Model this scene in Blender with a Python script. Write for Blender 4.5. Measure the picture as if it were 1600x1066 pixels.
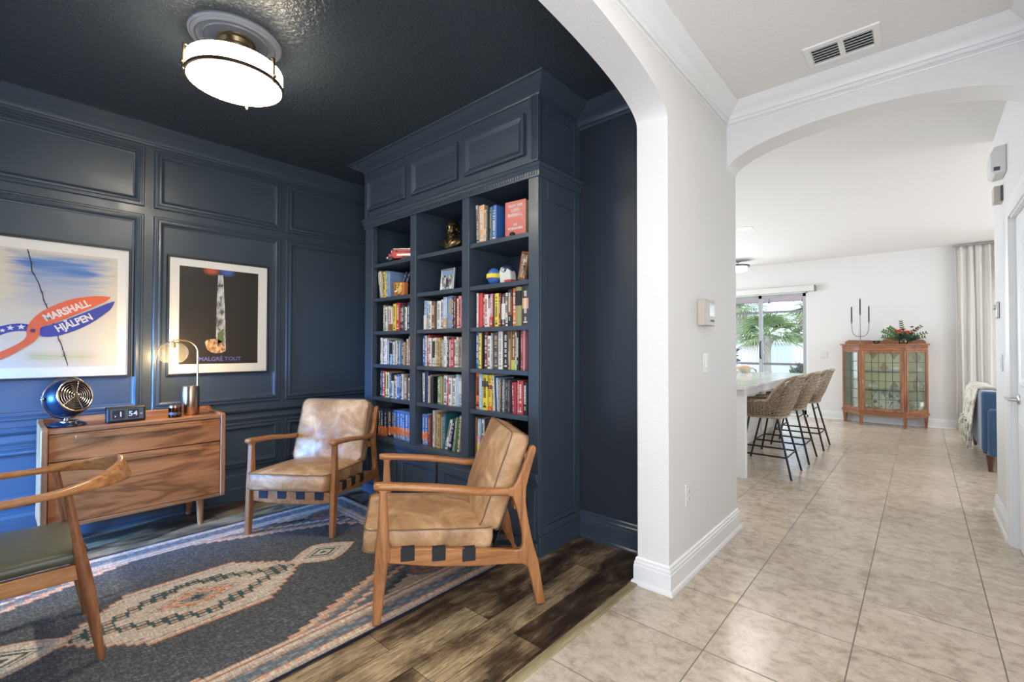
import bpy, bmesh, math, random
from mathutils import Vector, Matrix, noise
PI = math.pi
SC = bpy.context.scene
COL = SC.collection
for o in list(bpy.data.objects): bpy.data.objects.remove(o)

# ------------------------------------------------------------------ camera
CAM_F, CAM_YAW, CAM_PITCH, CAM_ROLL, CAM_H = 719.08, 0.72615, 0.014426, 0.0019, 1.25
cd = bpy.data.cameras.new('camera'); cam = bpy.data.objects.new('camera', cd); COL.objects.link(cam)
cd.sensor_fit = 'HORIZONTAL'; cd.sensor_width = 36.0; cd.lens = 36.0 * CAM_F / 1600.0
cd.clip_start = 0.05; cd.clip_end = 200
cy_, sy_ = math.cos(CAM_YAW), math.sin(CAM_YAW); cp_, sp_ = math.cos(CAM_PITCH), math.sin(CAM_PITCH)
F_ = Vector((-sy_*cp_, cy_*cp_, sp_)); R_ = Vector((cy_, sy_, 0)); U_ = R_.cross(F_)
R2_ = R_*math.cos(CAM_ROLL) + U_*math.sin(CAM_ROLL); U2_ = U_*math.cos(CAM_ROLL) - R_*math.sin(CAM_ROLL)
m_ = Matrix((R2_, U2_, -F_)).transposed().to_4x4(); m_.translation = (0, 0, CAM_H)
cam.matrix_world = m_
SC.camera = cam

# ------------------------------------------------------------------ view and world
SC.view_settings.view_transform = 'Standard'; SC.view_settings.look = 'None'
SC.view_settings.gamma = 1.0; SC.view_settings.use_curve_mapping = False
SC.view_settings.exposure = 0.12
w = bpy.data.worlds.new('sky'); SC.world = w; w.use_nodes = True
wn = w.node_tree; wn.nodes.clear()
wo = wn.nodes.new('ShaderNodeOutputWorld'); wb = wn.nodes.new('ShaderNodeBackground')
wb.inputs[0].default_value = (0.62, 0.78, 1.0, 1); wb.inputs[1].default_value = 3.8
wn.links.new(wb.outputs[0], wo.inputs[0])

def area(name, loc, rot, sx, sy, power, color):
    l = bpy.data.lights.new(name, 'AREA'); l.shape = 'RECTANGLE'; l.size = sx; l.size_y = sy
    l.energy = power; l.color = color
    o = bpy.data.objects.new(name, l); COL.objects.link(o); o.location = loc; o.rotation_euler = rot
    return o
def point(name, loc, power, color, r=0.05):
    l = bpy.data.lights.new(name, 'POINT'); l.energy = power; l.color = color; l.shadow_soft_size = r
    o = bpy.data.objects.new(name, l); COL.objects.link(o); o.location = loc; return o
# daylight from study window, patio door and curtained window; fills are unseen added lights
l_ = area('daylight_study_window', (-3.55, -1.80, 0.90), (PI/2-0.22, 0, 0.30), 0.7, 0.7, 72, (0.10, 0.36, 1.0)); l_.data.spread = math.radians(56)
sun = bpy.data.lights.new('sun', 'SUN'); sun.energy = 2.2; sun.angle = 0.02; sun.color = (1.0, 0.90, 0.72)
so = bpy.data.objects.new('sun', sun); COL.objects.link(so); so.rotation_euler = (math.radians(46), 0, math.radians(8))
area('hall_front_fill', (-0.27, -1.78, 1.45), (PI/2, 0, 0), 1.1, 2.2, 9, (0.80, 0.92, 1.0))  # assumed source behind the camera, put in to brighten the hall
area('hall_side_fill', (0.425, -0.35, 1.35), (PI/2, 0, PI/2), 2.0, 1.9, 40, (1.0, 0.91, 0.82))  # no window known here; added to light the chairs and corridor wall
area('hall_ceiling_fill', (-0.20, 1.55, 2.83), (0, 0, 0), 0.45, 0.45, 7, (1.0, 0.94, 0.87))  # added fill kept out of frame, no fixture known on this ceiling
area('kitchen_side_fill', (-5.9, 6.6, 1.5), (PI/2, 0, -PI/2), 3.0, 1.8, 80, (0.90, 0.96, 1.0))  # added fill hidden behind the corridor wall, brightens the kitchen
area('living_side_fill', (4.9, 7.4, 1.5), (PI/2, 0, PI/2), 3.4, 2.2, 98, (1.0, 0.98, 0.96))  # made-up source out of view, lights the living room side
area('daylight_living_back_window', (1.95, 10.25, 1.4), (-PI/2, 0, 0), 1.4, 1.7, 70, (0.95, 0.98, 1.0))
area('daylight_patio_door', (-3.4, 9.80, 1.2), (-PI/2, 0, 0), 1.2, 2.0, 60, (0.88, 0.94, 1.0))

SC.cycles.transparent_max_bounces = 24
# ------------------------------------------------------------------ mesh helpers
class MB:
    """collects shapes in one mesh"""
    def __init__(s): s.v = []; s.f = []; s.m = []
    def add(s, vs, fs, mi=0, M=None):
        b = len(s.v)
        for p in vs:
            p = Vector(p); s.v.append(M @ p if M is not None else p)
        for f in fs: s.f.append([b+i for i in f]); s.m.append(mi)
        return s
    def box(s, x0, x1, y0, y1, z0, z1, mi=0, M=None):
        vs = [(x, y, z) for z in (z0, z1) for y in (y0, y1) for x in (x0, x1)]
        return s.add(vs, [(0,2,3,1), (4,5,7,6), (0,1,5,4), (2,6,7,3), (0,4,6,2), (1,3,7,5)], mi, M)
    def ring(s, rings, closed=True, cap=True, mi=0, M=None, wrap=False):
        """bridge rings of equal length"""
        n = len(rings[0]); vs = [p for r in rings for p in r]; fs = []
        K = len(rings)
        for k in range(K if wrap else K-1):
            a = k*n; b = ((k+1) % K)*n
            for i in range(n if closed else n-1):
                j = (i+1) % n; fs.append((a+i, a+j, b+j, b+i))
        if cap and not wrap and closed:
            fs.append(tuple(range(n-1, -1, -1))); fs.append(tuple((K-1)*n+i for i in range(n)))
        return s.add(vs, fs, mi, M)
    def tube(s, pts, r, n=12, mi=0, M=None, wrap=False, cap=True):
        pts = [Vector(p) for p in pts]; K = len(pts)
        rs = r if isinstance(r, (list, tuple)) else [r]*K
        rings = []; up = None
        for k in range(K):
            if wrap: t = pts[(k+1) % K] - pts[k-1]
            else: t = pts[min(k+1, K-1)] - pts[max(k-1, 0)]
            t.normalize()
            if up is None:
                up = Vector((0, 0, 1)) if abs(t.z) < 0.9 else Vector((1, 0, 0))
            up = (up - t*up.dot(t)); up.normalize(); sd = t.cross(up)
            rings.append([pts[k] + (up*math.cos(2*PI*i/n) + sd*math.sin(2*PI*i/n))*rs[k] for i in range(n)])
        return s.ring(rings, True, cap, mi, M, wrap)
    def cyl(s, x, y, z0, z1, r0, r1=None, n=24, mi=0, M=None):
        r1 = r0 if r1 is None else r1
        return s.lathe([(r0, z0), (r1, z1)], n, mi, M, (x, y))
    def lathe(s, prof, n=32, mi=0, M=None, c=(0, 0), cap=True):
        rings = [[(c[0]+r*math.cos(2*PI*i/n), c[1]+r*math.sin(2*PI*i/n), z) for i in range(n)] for r, z in prof]
        return s.ring(rings, True, cap, mi, M)
    def prism(s, poly, a0, a1, axis='x', mi=0, M=None):
        """poly: 2D points; extruded along axis. x: (y,z)  y: (x,z)  z: (x,y)"""
        f = {'x': lambda p, a: (a, p[0], p[1]), 'y': lambda p, a: (p[0], a, p[1]), 'z': lambda p, a: (p[0], p[1], a)}[axis]
        return s.ring([[f(p, a0) for p in poly], [f(p, a1) for p in poly]], True, True, mi, M)
    def frame(s, O, ux, uy, un, w, h, prof, mi=0, back=None):
        """mitred rectangular frame; prof = [(inset, height)]; O = lower corner"""
        O, ux, uy, un = Vector(O), Vector(ux), Vector(uy), Vector(un)
        rings = []
        for d, e in prof:
            rings.append([O+ux*d+uy*d+un*e, O+ux*(w-d)+uy*d+un*e, O+ux*(w-d)+uy*(h-d)+un*e, O+ux*d+uy*(h-d)+un*e])
        s.ring(rings, True, False, mi)
        if back is not None:
            d, e = prof[-1]; s.add(rings[-1], [(0, 1, 2, 3)], back)
        return s
    def sweep(s, path, prof, side=1, closed=False, mi=0):
        """profile (out, z) swept along an XY polyline, mitred; side=1 offsets to the left of travel"""
        P = [Vector((p[0], p[1])) for p in path]; K = len(P); rings = []
        def nrm(a, b):
            d = (b-a).normalized(); return Vector((-d.y, d.x))*side
        for k in range(K):
            if closed: n1, n2 = nrm(P[k-1], P[k]), nrm(P[k], P[(k+1) % K])
            else:
                n1 = nrm(P[k-1], P[k]) if k > 0 else nrm(P[0], P[1]); n2 = nrm(P[k], P[k+1]) if k < K-1 else n1
            m = (n1+n2); m = m/max(1e-6, m.dot(n1)) if m.length > 1e-6 else n1
            rings.append([(P[k].x+m.x*o, P[k].y+m.y*o, z) for o, z in prof])
        return s.ring(rings, True, True, mi, None, closed)
    def sphere(s, c, r, nu=20, nv=12, mi=0, M=None, sc=(1, 1, 1)):
        prof = []
        rings = []
        for k in range(1, nv):
            a = PI*k/nv
            rings.append([(c[0]+sc[0]*r*math.sin(a)*math.cos(2*PI*i/nu), c[1]+sc[1]*r*math.sin(a)*math.sin(2*PI*i/nu), c[2]-sc[2]*r*math.cos(a)) for i in range(nu)])
        return s.ring(rings, True, True, mi, M)
    def leaf(s, p, d, up, L, W, mi=0, fold=0.15, n=4, droop=0.0):
        """a pointed blade with some thickness in its fold"""
        p, d, up = Vector(p), Vector(d).normalized(), Vector(up)
        sd = d.cross(up); sd = sd.normalized() if sd.length > 1e-5 else Vector((1, 0, 0)); nn = sd.cross(d)
        vs = []; fs = []
        for k in range(n+1):
            t = k/n; wv = W*math.sin(PI*min(1, 0.12+0.88*t))**0.8 if t < 1 else 0.0005
            c = p + d*L*t - Vector((0, 0, 1))*droop*L*t*t
            vs += [c-sd*wv+nn*fold*wv, c-nn*0.002, c+sd*wv+nn*fold*wv]
        for k in range(n):
            a = 3*k; fs += [(a, a+1, a+4, a+3), (a+1, a+2, a+5, a+4)]
        return s.add(vs, fs, mi)

def obj(name, mb, mats, parent=None, bevel=0, smooth=35, seg=2, loc=None, rot=None, subsurf=0):
    me = bpy.data.meshes.new(name)
    me.from_pydata([tuple(v) for v in mb.v], [], mb.f)
    if not isinstance(mats, (list, tuple)): mats = [mats]
    for m in mats: me.materials.append(m)
    me.polygons.foreach_set('material_index', mb.m)
    bm = bmesh.new(); bm.from_mesh(me); bmesh.ops.recalc_face_normals(bm, faces=bm.faces); bm.to_mesh(me); bm.free()
    if smooth:
        me.polygons.foreach_set('use_smooth', [True]*len(me.polygons))
        me.set_sharp_from_angle(angle=math.radians(smooth))
    me.update()
    o = bpy.data.objects.new(name, me); COL.objects.link(o)
    if parent is not None: o.parent = parent
    if loc is not None: o.location = loc
    if rot is not None: o.rotation_euler = rot
    if bevel:
        b = o.modifiers.new('bevel', 'BEVEL'); b.width = bevel; b.segments = seg; b.limit_method = 'ANGLE'; b.angle_limit = math.radians(35)
    if subsurf:
        b = o.modifiers.new('subdivision', 'SUBSURF'); b.levels = b.render_levels = subsurf
    return o
def thing(name, label, cat, loc=(0, 0, 0), rz=0, group=None):
    o = bpy.data.objects.new(name, None); COL.objects.link(o); o.location = loc; o.rotation_euler = (0, 0, rz)
    o.empty_display_size = 0.1; tag(o, label, cat, group); return o
def tag(o, label=None, cat=None, group=None, kind=None):
    if label: o['label'] = label
    if cat: o['category'] = cat
    if group: o['group'] = group
    if kind: o['kind'] = kind
    return o
def struct(name, mb, mats, parent=None, **k):
    o = obj(name, mb, mats, parent, **k)
    if parent is None: o['kind'] = 'structure'
    return o
def dup(root, loc, rz, label=None, group=None):
    r = root.copy(); COL.objects.link(r); r.location = loc; r.rotation_euler = (0, 0, rz)
    if label: r['label'] = label
    if group: r['group'] = group
    for ch in list(root.children):
        c = ch.copy(); COL.objects.link(c); c.parent = r
        for g in ch.children:
            d = g.copy(); COL.objects.link(d); d.parent = c
    return r
def text(name, body, size, mat, parent=None, loc=(0, 0, 0), M=None, align='CENTER', sx=1.0, ext=0.0004, bold=0.0):
    cu = bpy.data.curves.new(name, 'FONT'); cu.body = body; cu.size = size; cu.align_x = align; cu.align_y = 'CENTER'
    cu.extrude = ext; cu.offset = bold; cu.resolution_u = 3
    t = bpy.data.objects.new(name, cu); COL.objects.link(t)
    bpy.context.view_layer.update()
    me = bpy.data.meshes.new_from_object(t); bpy.data.objects.remove(t)
    for v in me.vertices: v.co.x *= sx
    me.materials.clear(); me.materials.append(mat)
    o = bpy.data.objects.new(name, me); COL.objects.link(o)
    if parent is not None: o.parent = parent
    o.matrix_local = M if M is not None else Matrix.Translation(loc)
    return o
def cushion(w, d, h, crown=0.012, edge=0.03, nx=24, ny=24, wrinkle=0.0, seed=0):
    """soft slab centred at the origin, crowned faces, rounded rim"""
    mb = MB(); vs = []; fs = []
    def prof(t):  # superellipse rounding of the rim
        return t
    for sgn in (1, -1):
        b = len(vs)
        for j in range(ny+1):
            for i in range(nx+1):
                u = -1+2*i/nx; v = -1+2*j/ny
                # rounded corners in plan
                x = u*w/2; y = v*d/2; r = 0.045
                cx, cyy = max(abs(x)-(w/2-r), 0), max(abs(y)-(d/2-r), 0)
                if cx > 0 and cyy > 0:
                    k = r/max(r, math.hypot(cx, cyy)) if math.hypot(cx, cyy) > r else 1
                    x = math.copysign((w/2-r)+cx*k, x); y = math.copysign((d/2-r)+cyy*k, y)
                c = crown*(1-u*u)*(1-v*v)*1.6 + crown*0.6*(1-u**4)*(1-v**4)
                z = h/2 - edge*0.25*(max(abs(u), abs(v))**14) + c
                if wrinkle:
                    p = Vector((x*7+seed, y*7, sgn*3)); z += wrinkle*noise.noise(p)*(1-max(abs(u), abs(v))**6) + wrinkle*0.5*noise.noise(p*2.7)
                vs.append((x, y, sgn*z))
        for j in range(ny):
            for i in range(nx):
                a = b+j*(nx+1)+i; q = (a, a+1, a+nx+2, a+nx+1)
                fs.append(q if sgn > 0 else q[::-1])
    N = (nx+1)*(ny+1)
    rim = [i for i in range(nx+1)] + [(j)*(nx+1)+nx for j in range(1, ny+1)] + [ny*(nx+1)+i for i in range(nx-1, -1, -1)] + [j*(nx+1) for j in range(ny-1, 0, -1)]
    # side wall, bulging a little
    rings = []
    L = len(rim)
    K = 5; base = len(vs)
    idx = [[r for r in rim]]
    for k in range(1, K):
        t = k/K; row = []
        for r in rim:
            p, q = Vector(vs[r]), Vector(vs[r+N]); c = p.lerp(q, t); o = Vector((c.x, c.y, 0)); 
            n = Vector((c.x/w, c.y/d, 0)); n.normalize(); bul = 0.006*math.sin(PI*t)
            row.append(len(vs)); vs.append(tuple(c + n*bul))
        idx.append(row)
    idx.append([r+N for r in rim])
    for k in range(K):
        for i in range(L):
            j = (i+1) % L; fs.append((idx[k][i], idx[k+1][i], idx[k+1][j], idx[k][j]))
    mb.add(vs, fs)
    rimpts = [Vector(vs[r]) for r in rim]
    return mb, rimpts, [Vector(vs[r+N]) for r in rim]

# ------------------------------------------------------------------ materials
def mat(name, col, rough=0.5, metal=0.0, spec=0.5, emit=None, es=0, alpha=None, trans=0.0, coat=0.0, sheen=0.0):
    m = bpy.data.materials.new(name); m.use_nodes = True; b = m.node_tree.nodes['Principled BSDF']
    b.inputs['Base Color'].default_value = (*col, 1); b.inputs['Roughness'].default_value = rough
    b.inputs['Metallic'].default_value = metal; b.inputs['Specular IOR Level'].default_value = spec
    if emit: b.inputs['Emission Color'].default_value = (*emit, 1); b.inputs['Emission Strength'].default_value = es
    if trans: b.inputs['Transmission Weight'].default_value = trans
    if coat: b.inputs['Coat Weight'].default_value = coat; b.inputs['Coat Roughness'].default_value = 0.15
    if sheen: b.inputs['Sheen Weight'].default_value = sheen
    return m
def nodes(m): return m.node_tree.nodes, m.node_tree.links, m.node_tree.nodes['Principled BSDF']
def coords(m, scale=(1, 1, 1), rot=(0, 0, 0), kind='Object'):
    N, L, b = nodes(m); tc = N.new('ShaderNodeTexCoord'); mp = N.new('ShaderNodeMapping')
    mp.inputs['Scale'].default_value = scale; mp.inputs['Rotation'].default_value = rot
    L.new(tc.outputs[kind], mp.inputs[0]); return mp.outputs[0]
def noise_tex(m, vec, scale, detail=4, rough=0.5, dist=0.0):
    N, L, b = nodes(m); n = N.new('ShaderNodeTexNoise'); n.inputs['Scale'].default_value = scale
    n.inputs['Detail'].default_value = detail; n.inputs['Roughness'].default_value = rough; n.inputs['Distortion'].default_value = dist
    L.new(vec, n.inputs['Vector']); return n.outputs['Fac']
def ramp(m, fac, stops, interp='LINEAR'):
    N, L, b = nodes(m); r = N.new('ShaderNodeValToRGB'); r.color_ramp.interpolation = interp
    e = r.color_ramp.elements
    while len(e) < len(stops): e.new(0.5)
    for q, (p, c) in zip(e, stops): q.position = p; q.color = (*c, 1) if len(c) == 3 else c
    L.new(fac, r.inputs[0]); return r.outputs[0]
def bump(m, fac, strength=0.2, dist=0.01, normal=None):
    N, L, b = nodes(m); n = N.new('ShaderNodeBump'); n.inputs['Strength'].default_value = strength; n.inputs['Distance'].default_value = dist
    L.new(fac, n.inputs['Height'])
    if normal is not None: L.new(normal, n.inputs['Normal'])
    L.new(n.outputs[0], b.inputs['Normal']); return n.outputs[0]
def mixc(m, fac, a, b_, mode='MIX'):
    N, L, b = nodes(m); x = N.new('ShaderNodeMix'); x.data_type = 'RGBA'; x.blend_type = mode
    for s, v in ((x.inputs[0], fac), (x.inputs[6], a), (x.inputs[7], b_)):
        if isinstance(v, (int, float)): s.default_value = v
        elif isinstance(v, tuple): s.default_value = (*v, 1)
        else: L.new(v, s)
    return x.outputs[2]
def base(m, out): m.node_tree.links.new(out, m.node_tree.nodes['Principled BSDF'].inputs['Base Color'])

# navy semi-gloss paint
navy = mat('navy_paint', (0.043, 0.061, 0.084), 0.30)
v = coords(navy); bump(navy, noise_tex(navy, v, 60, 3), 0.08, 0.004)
r_ = ramp(navy, noise_tex(navy, v, 6, 5), [(0.3, (0.28,)*3), (0.7, (0.44,)*3)]); navy.node_tree.links.new(r_, navy.node_tree.nodes['Principled BSDF'].inputs['Roughness'])
navy_ceil = mat('navy_ceiling_paint', (0.040, 0.050, 0.062), 0.30)
v = coords(navy_ceil); n1 = ramp(navy_ceil, noise_tex(navy_ceil, v, 48, 3, 0.55, 0.6), [(0.40, (0, 0, 0)), (0.62, (1, 1, 1))]); bump(navy_ceil, n1, 0.38, 0.006)
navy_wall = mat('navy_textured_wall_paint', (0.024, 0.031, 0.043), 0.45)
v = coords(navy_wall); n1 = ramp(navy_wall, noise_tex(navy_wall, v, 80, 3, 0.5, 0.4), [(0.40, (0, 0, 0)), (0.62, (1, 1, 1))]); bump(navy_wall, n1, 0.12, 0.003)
white = mat('white_wall_paint', (0.76, 0.74, 0.715), 0.6)
v = coords(white); n1 = ramp(white, noise_tex(white, v, 60, 3, 0.5, 0.3), [(0.42, (0, 0, 0)), (0.62, (1, 1, 1))]); bump(white, n1, 0.13, 0.004)
white_ceil = mat('white_ceiling_paint', (0.79, 0.77, 0.745), 0.75)
v = coords(white_ceil); n1 = ramp(white_ceil, noise_tex(white_ceil, v, 40, 3, 0.5, 0.5), [(0.42, (0, 0, 0)), (0.62, (1, 1, 1))]); bump(white_ceil, n1, 0.12, 0.004)
trimw = mat('white_trim_gloss', (0.80, 0.79, 0.775), 0.3)
doorw = mat('white_door_paint', (0.82, 0.82, 0.81), 0.35)

# stone tile floor
tile = mat('beige_stone_tile', (0.5, 0.43, 0.36), 0.22)
N, L, b = nodes(tile)
tc = N.new('ShaderNodeTexCoord'); mp = N.new('ShaderNodeMapping'); mp.inputs['Location'].default_value = (0.684+4.6*2, -1.963+4.6*2, 0)
L.new(tc.outputs['Object'], mp.inputs[0])
br = N.new('ShaderNodeTexBrick'); br.offset = 0.0; br.squash = 1.0
br.inputs['Scale'].default_value = 1.0; br.inputs['Brick Width'].default_value = 0.46; br.inputs['Row Height'].default_value = 0.46
br.inputs['Mortar Size'].default_value = 0.0028; br.inputs['Mortar Smooth'].default_value = 0.3
br.inputs['Color1'].default_value = (0.0, 0, 0, 1); br.inputs['Color2'].default_value = (1, 1, 1, 1)
L.new(mp.outputs[0], br.inputs['Vector'])
v = coords(tile, (0.7, 1.3, 1)); n1 = noise_tex(tile, v, 4.2, 10, 0.68, 0.4)
v2 = coords(tile, (1, 1.15, 1)); n2 = noise_tex(tile, v2, 15, 12, 0.74, 0.35)
c1 = ramp(tile, n1, [(0.33, (0.40, 0.30, 0.205)), (0.48, (0.60, 0.475, 0.36)), (0.66, (0.75, 0.625, 0.50))])
c2 = ramp(tile, n2, [(0.36, (0.28, 0.225, 0.155)), (0.46, (0.52, 0.43, 0.33)), (0.58, (0.72, 0.62, 0.50))])
c3 = mixc(tile, 0.55, c1, c2)
N2 = N.new('ShaderNodeMix'); N2.data_type = 'RGBA'; N2.blend_type = 'MULTIPLY'; N2.inputs[0].default_value = 0.16
L.new(c3, N2.inputs[6]); L.new(br.outputs['Color'], N2.inputs[7])
c4 = mixc(tile, br.outputs['Fac'], N2.outputs[2], (0.22, 0.18, 0.14)); base(tile, c4)
rr = ramp(tile, br.outputs['Fac'], [(0, (0.24,)*3), (1, (0.7,)*3)]); L.new(rr, b.inputs['Roughness'])
inv = N.new('ShaderNodeMath'); inv.operation = 'SUBTRACT'; inv.inputs[0].default_value = 1; L.new(br.outputs['Fac'], inv.inputs[1])
bump(tile, inv.outputs[0], 0.5, 0.003)

# reclaimed wood plank floor, boards along Y
plank = mat('dark_reclaimed_plank', (0.1, 0.07, 0.05), 0.36)
N, L, b = nodes(plank)
tc = N.new('ShaderNodeTexCoord'); mp = N.new('ShaderNodeMapping'); mp.inputs['Rotation'].default_value = (0, 0, PI/2); mp.inputs['Location'].default_value = (10.3, 10.02, 0)
L.new(tc.outputs['Object'], mp.inputs[0])
br = N.new('ShaderNodeTexBrick'); br.offset = 0.37; br.offset_frequency = 2; br.squash = 1.0
br.inputs['Scale'].default_value = 1.0; br.inputs['Brick Width'].default_value = 1.15; br.inputs['Row Height'].default_value = 0.155
br.inputs['Mortar Size'].default_value = 0.0012; br.inputs['Color1'].default_value = (0, 0, 0, 1); br.inputs['Color2'].default_value = (1, 1, 1, 1)
L.new(mp.outputs[0], br.inputs['Vector'])
v = coords(plank, (14, 1.3, 1)); g = noise_tex(plank, v, 6, 10, 0.74, 0.9)
v = coords(plank, (3.0, 1.2, 1)); g2 = noise_tex(plank, v, 2.6, 5, 0.6, 0.3)
ad = N.new('ShaderNodeMath'); ad.operation = 'MULTIPLY_ADD'; L.new(br.outputs['Color'], ad.inputs[0]); ad.inputs[1].default_value = 0.30
L.new(g2, ad.inputs[2])
tone = ramp(plank, ad.outputs[0], [(0.46, (0.030, 0.018, 0.011)), (0.58, (0.080, 0.052, 0.032)), (0.68, (0.22, 0.155, 0.092)), (0.82, (0.40, 0.30, 0.18))])
gr = ramp(plank, g, [(0.34, (0.15, 0.13, 0.11)), (0.44, (0.7, 0.68, 0.64)), (0.54, (1.0, 0.97, 0.9)), (0.66, (1.7, 1.6, 1.4))])
cc = mixc(plank, 0.9, tone, gr, 'MULTIPLY')
base(plank, mixc(plank, br.outputs['Fac'], cc, (0.012, 0.009, 0.007)))
bump(plank, g, 0.25, 0.004)

def wood(name, dark, mid, light, axis='y', scale=1.0, rough=0.38, ring=2.2):
    m = mat(name, mid, rough)
    sc = {'x': (0.6, 6, 6), 'y': (6, 0.6, 6), 'z': (6, 6, 0.6)}[axis]
    v = coords(m, tuple(s*scale for s in sc))
    g = noise_tex(m, v, ring, 4, 0.55, 1.4)
    c = ramp(m, g, [(0.30, dark), (0.5, mid), (0.70, light)])
    v2 = coords(m, tuple(s*scale*7 for s in sc)); g2 = noise_tex(m, v2, 4, 3)
    c2 = ramp(m, g2, [(0.35, (0.78,)*3), (0.65, (1.08,)*3)])
    base(m, mixc(m, 0.7, c, c2, 'MULTIPLY')); bump(m, g2, 0.05, 0.002); return m
walnut = wood('walnut_veneer', (0.17, 0.062, 0.022), (0.33, 0.135, 0.052), (0.50, 0.235, 0.10), 'y', 0.8, 0.34, 1.5)
# cathedral grain for the drawer fronts
walnut_f = mat('walnut_figured_front', (0.3, 0.13, 0.05), 0.34)
N, L, b = nodes(walnut_f); v = coords(walnut_f, (1, 1.0, 4.6))
g = noise_tex(walnut_f, v, 1.7, 3, 0.5, 0.5)
sn = N.new('ShaderNodeMath'); sn.operation = 'MULTIPLY'; sn.inputs[1].default_value = 34.0; L.new(g, sn.inputs[0])
sn2 = N.new('ShaderNodeMath'); sn2.operation = 'SINE'; L.new(sn.outputs[0], sn2.inputs[0])
sn3 = N.new('ShaderNodeMath'); sn3.operation = 'MULTIPLY_ADD'; sn3.inputs[1].default_value = 0.5; sn3.inputs[2].default_value = 0.5; L.new(sn2.outputs[0], sn3.inputs[0])
c = ramp(walnut_f, sn3.outputs[0], [(0.0, (0.25, 0.082, 0.024)), (0.3, (0.36, 0.124, 0.036)), (0.7, (0.42, 0.150, 0.046)), (1, (0.46, 0.175, 0.056))])
gl_ = ramp(walnut_f, noise_tex(walnut_f, v, 1.1, 2), [(0.35, (0.72,)*3), (0.65, (1.15,)*3)]); c = mixc(walnut_f, 0.8, c, gl_, 'MULTIPLY')
v2 = coords(walnut_f, (6, 1.5, 50)); g2 = noise_tex(walnut_f, v2, 3, 3)
base(walnut_f, mixc(walnut_f, 0.7, c, ramp(walnut_f, g2, [(0.35, (0.75,)*3), (0.65, (1.1,)*3)]), 'MULTIPLY'))
ash = wood('honey_ash_frame', (0.24, 0.092, 0.028), (0.39, 0.160, 0.053), (0.50, 0.225, 0.082), 'y', 1.4, 0.36)
ashz = wood('honey_ash_leg', (0.22, 0.084, 0.026), (0.36, 0.146, 0.049), (0.47, 0.208, 0.076), 'z', 1.4, 0.36)
teak = wood('teak_chair_rail', (0.30, 0.120, 0.038), (0.47, 0.205, 0.072), (0.62, 0.31, 0.125), 'y', 1.6, 0.33)
teakz = wood('teak_chair_leg', (0.17, 0.062, 0.026), (0.30, 0.12, 0.050), (0.41, 0.18, 0.08), 'z', 1.6, 0.33)
mahog = wood('reddish_cabinet_wood', (0.16, 0.055, 0.020), (0.29, 0.11, 0.042), (0.40, 0.17, 0.07), 'z', 1.2, 0.35)
mahogx = wood('reddish_cabinet_rail', (0.16, 0.055, 0.020), (0.29, 0.11, 0.042), (0.40, 0.17, 0.07), 'x', 1.2, 0.35)

leather = mat('tan_leather', (0.40, 0.25, 0.13), 0.42)
v = coords(leather, (1.2, 1.2, 1.2)); g = noise_tex(leather, v, 4.5, 6, 0.62, 0.6)
base(leather, ramp(leather, g, [(0.30, (0.24, 0.122, 0.052)), (0.48, (0.42, 0.235, 0.108)), (0.64, (0.64, 0.42, 0.24))]))
v = coords(leather); g3 = noise_tex(leather, v, 9, 6, 0.6, 0.8)
bump(leather, g3, 0.45, 0.012)
rl = ramp(leather, g3, [(0.3, (0.3,)*3), (0.7, (0.5,)*3)]); leather.node_tree.links.new(rl, leather.node_tree.nodes['Principled BSDF'].inputs['Roughness'])
piping_m = mat('tan_leather_seam', (0.17, 0.10, 0.05), 0.5)
green_leather = mat('dark_green_leather', (0.085, 0.088, 0.055), 0.38); v = coords(green_leather); bump(green_leather, noise_tex(green_leather, v, 120, 3), 0.06, 0.002)
black = mat('black_matte', (0.012, 0.012, 0.013), 0.5)
black_m = mat('black_powder_metal', (0.014, 0.014, 0.016), 0.38, 0.3)
web = mat('black_webbing', (0.012, 0.013, 0.018), 0.7)
brass = mat('brushed_brass', (0.62, 0.46, 0.24), 0.28, 1.0)
bronze = mat('antique_bronze', (0.09, 0.065, 0.035), 0.32, 0.9)
dbronze = mat('dark_bronze_band', (0.16, 0.12, 0.075), 0.35, 0.9)
nickel = mat('satin_nickel', (0.55, 0.52, 0.49), 0.3, 1.0)
copper = mat('brushed_warm_metal', (0.50, 0.36, 0.26), 0.27, 1.0)
N, L, b = nodes(copper); v = coords(copper, (60, 60, 1)); c = noise_tex(copper, v, 3, 2); L.new(ramp(copper, c, [(0.3, (0.18,)*3), (0.7, (0.36,)*3)]), b.inputs['Roughness'])
glow = mat('lit_opal_glass', (0.9, 0.85, 0.75), 0.3, emit=(1.0, 0.90, 0.74), es=62)
glow_side = mat('lit_opal_glass_side', (0.9, 0.85, 0.75), 0.3, emit=(1.0, 0.88, 0.68), es=34)
bulb_m = mat('glowing_filament_bulb', (1, 0.8, 0.5), 0.3, emit=(1.0, 0.72, 0.38), es=70)
down_m = mat('lit_downlight', (1, 1, 1), 0.3, emit=(1.0, 0.97, 0.92), es=12)
def thin_glass(name, tint=(1, 1, 1), fac=0.12, rough=0.02):
    m = bpy.data.materials.new(name); m.use_nodes = True; N, L = m.node_tree.nodes, m.node_tree.links; N.clear()
    o = N.new('ShaderNodeOutputMaterial'); t = N.new('ShaderNodeBsdfTransparent'); g = N.new('ShaderNodeBsdfGlossy'); x = N.new('ShaderNodeMixShader'); lw = N.new('ShaderNodeLayerWeight')
    t.inputs[0].default_value = (*tint, 1); g.inputs['Roughness'].default_value = rough; lw.inputs[0].default_value = fac
    L.new(lw.outputs['Fresnel'], x.inputs[0]); L.new(t.outputs[0], x.inputs[1]); L.new(g.outputs[0], x.inputs[2]); L.new(x.outputs[0], o.inputs[0]); return m
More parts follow.
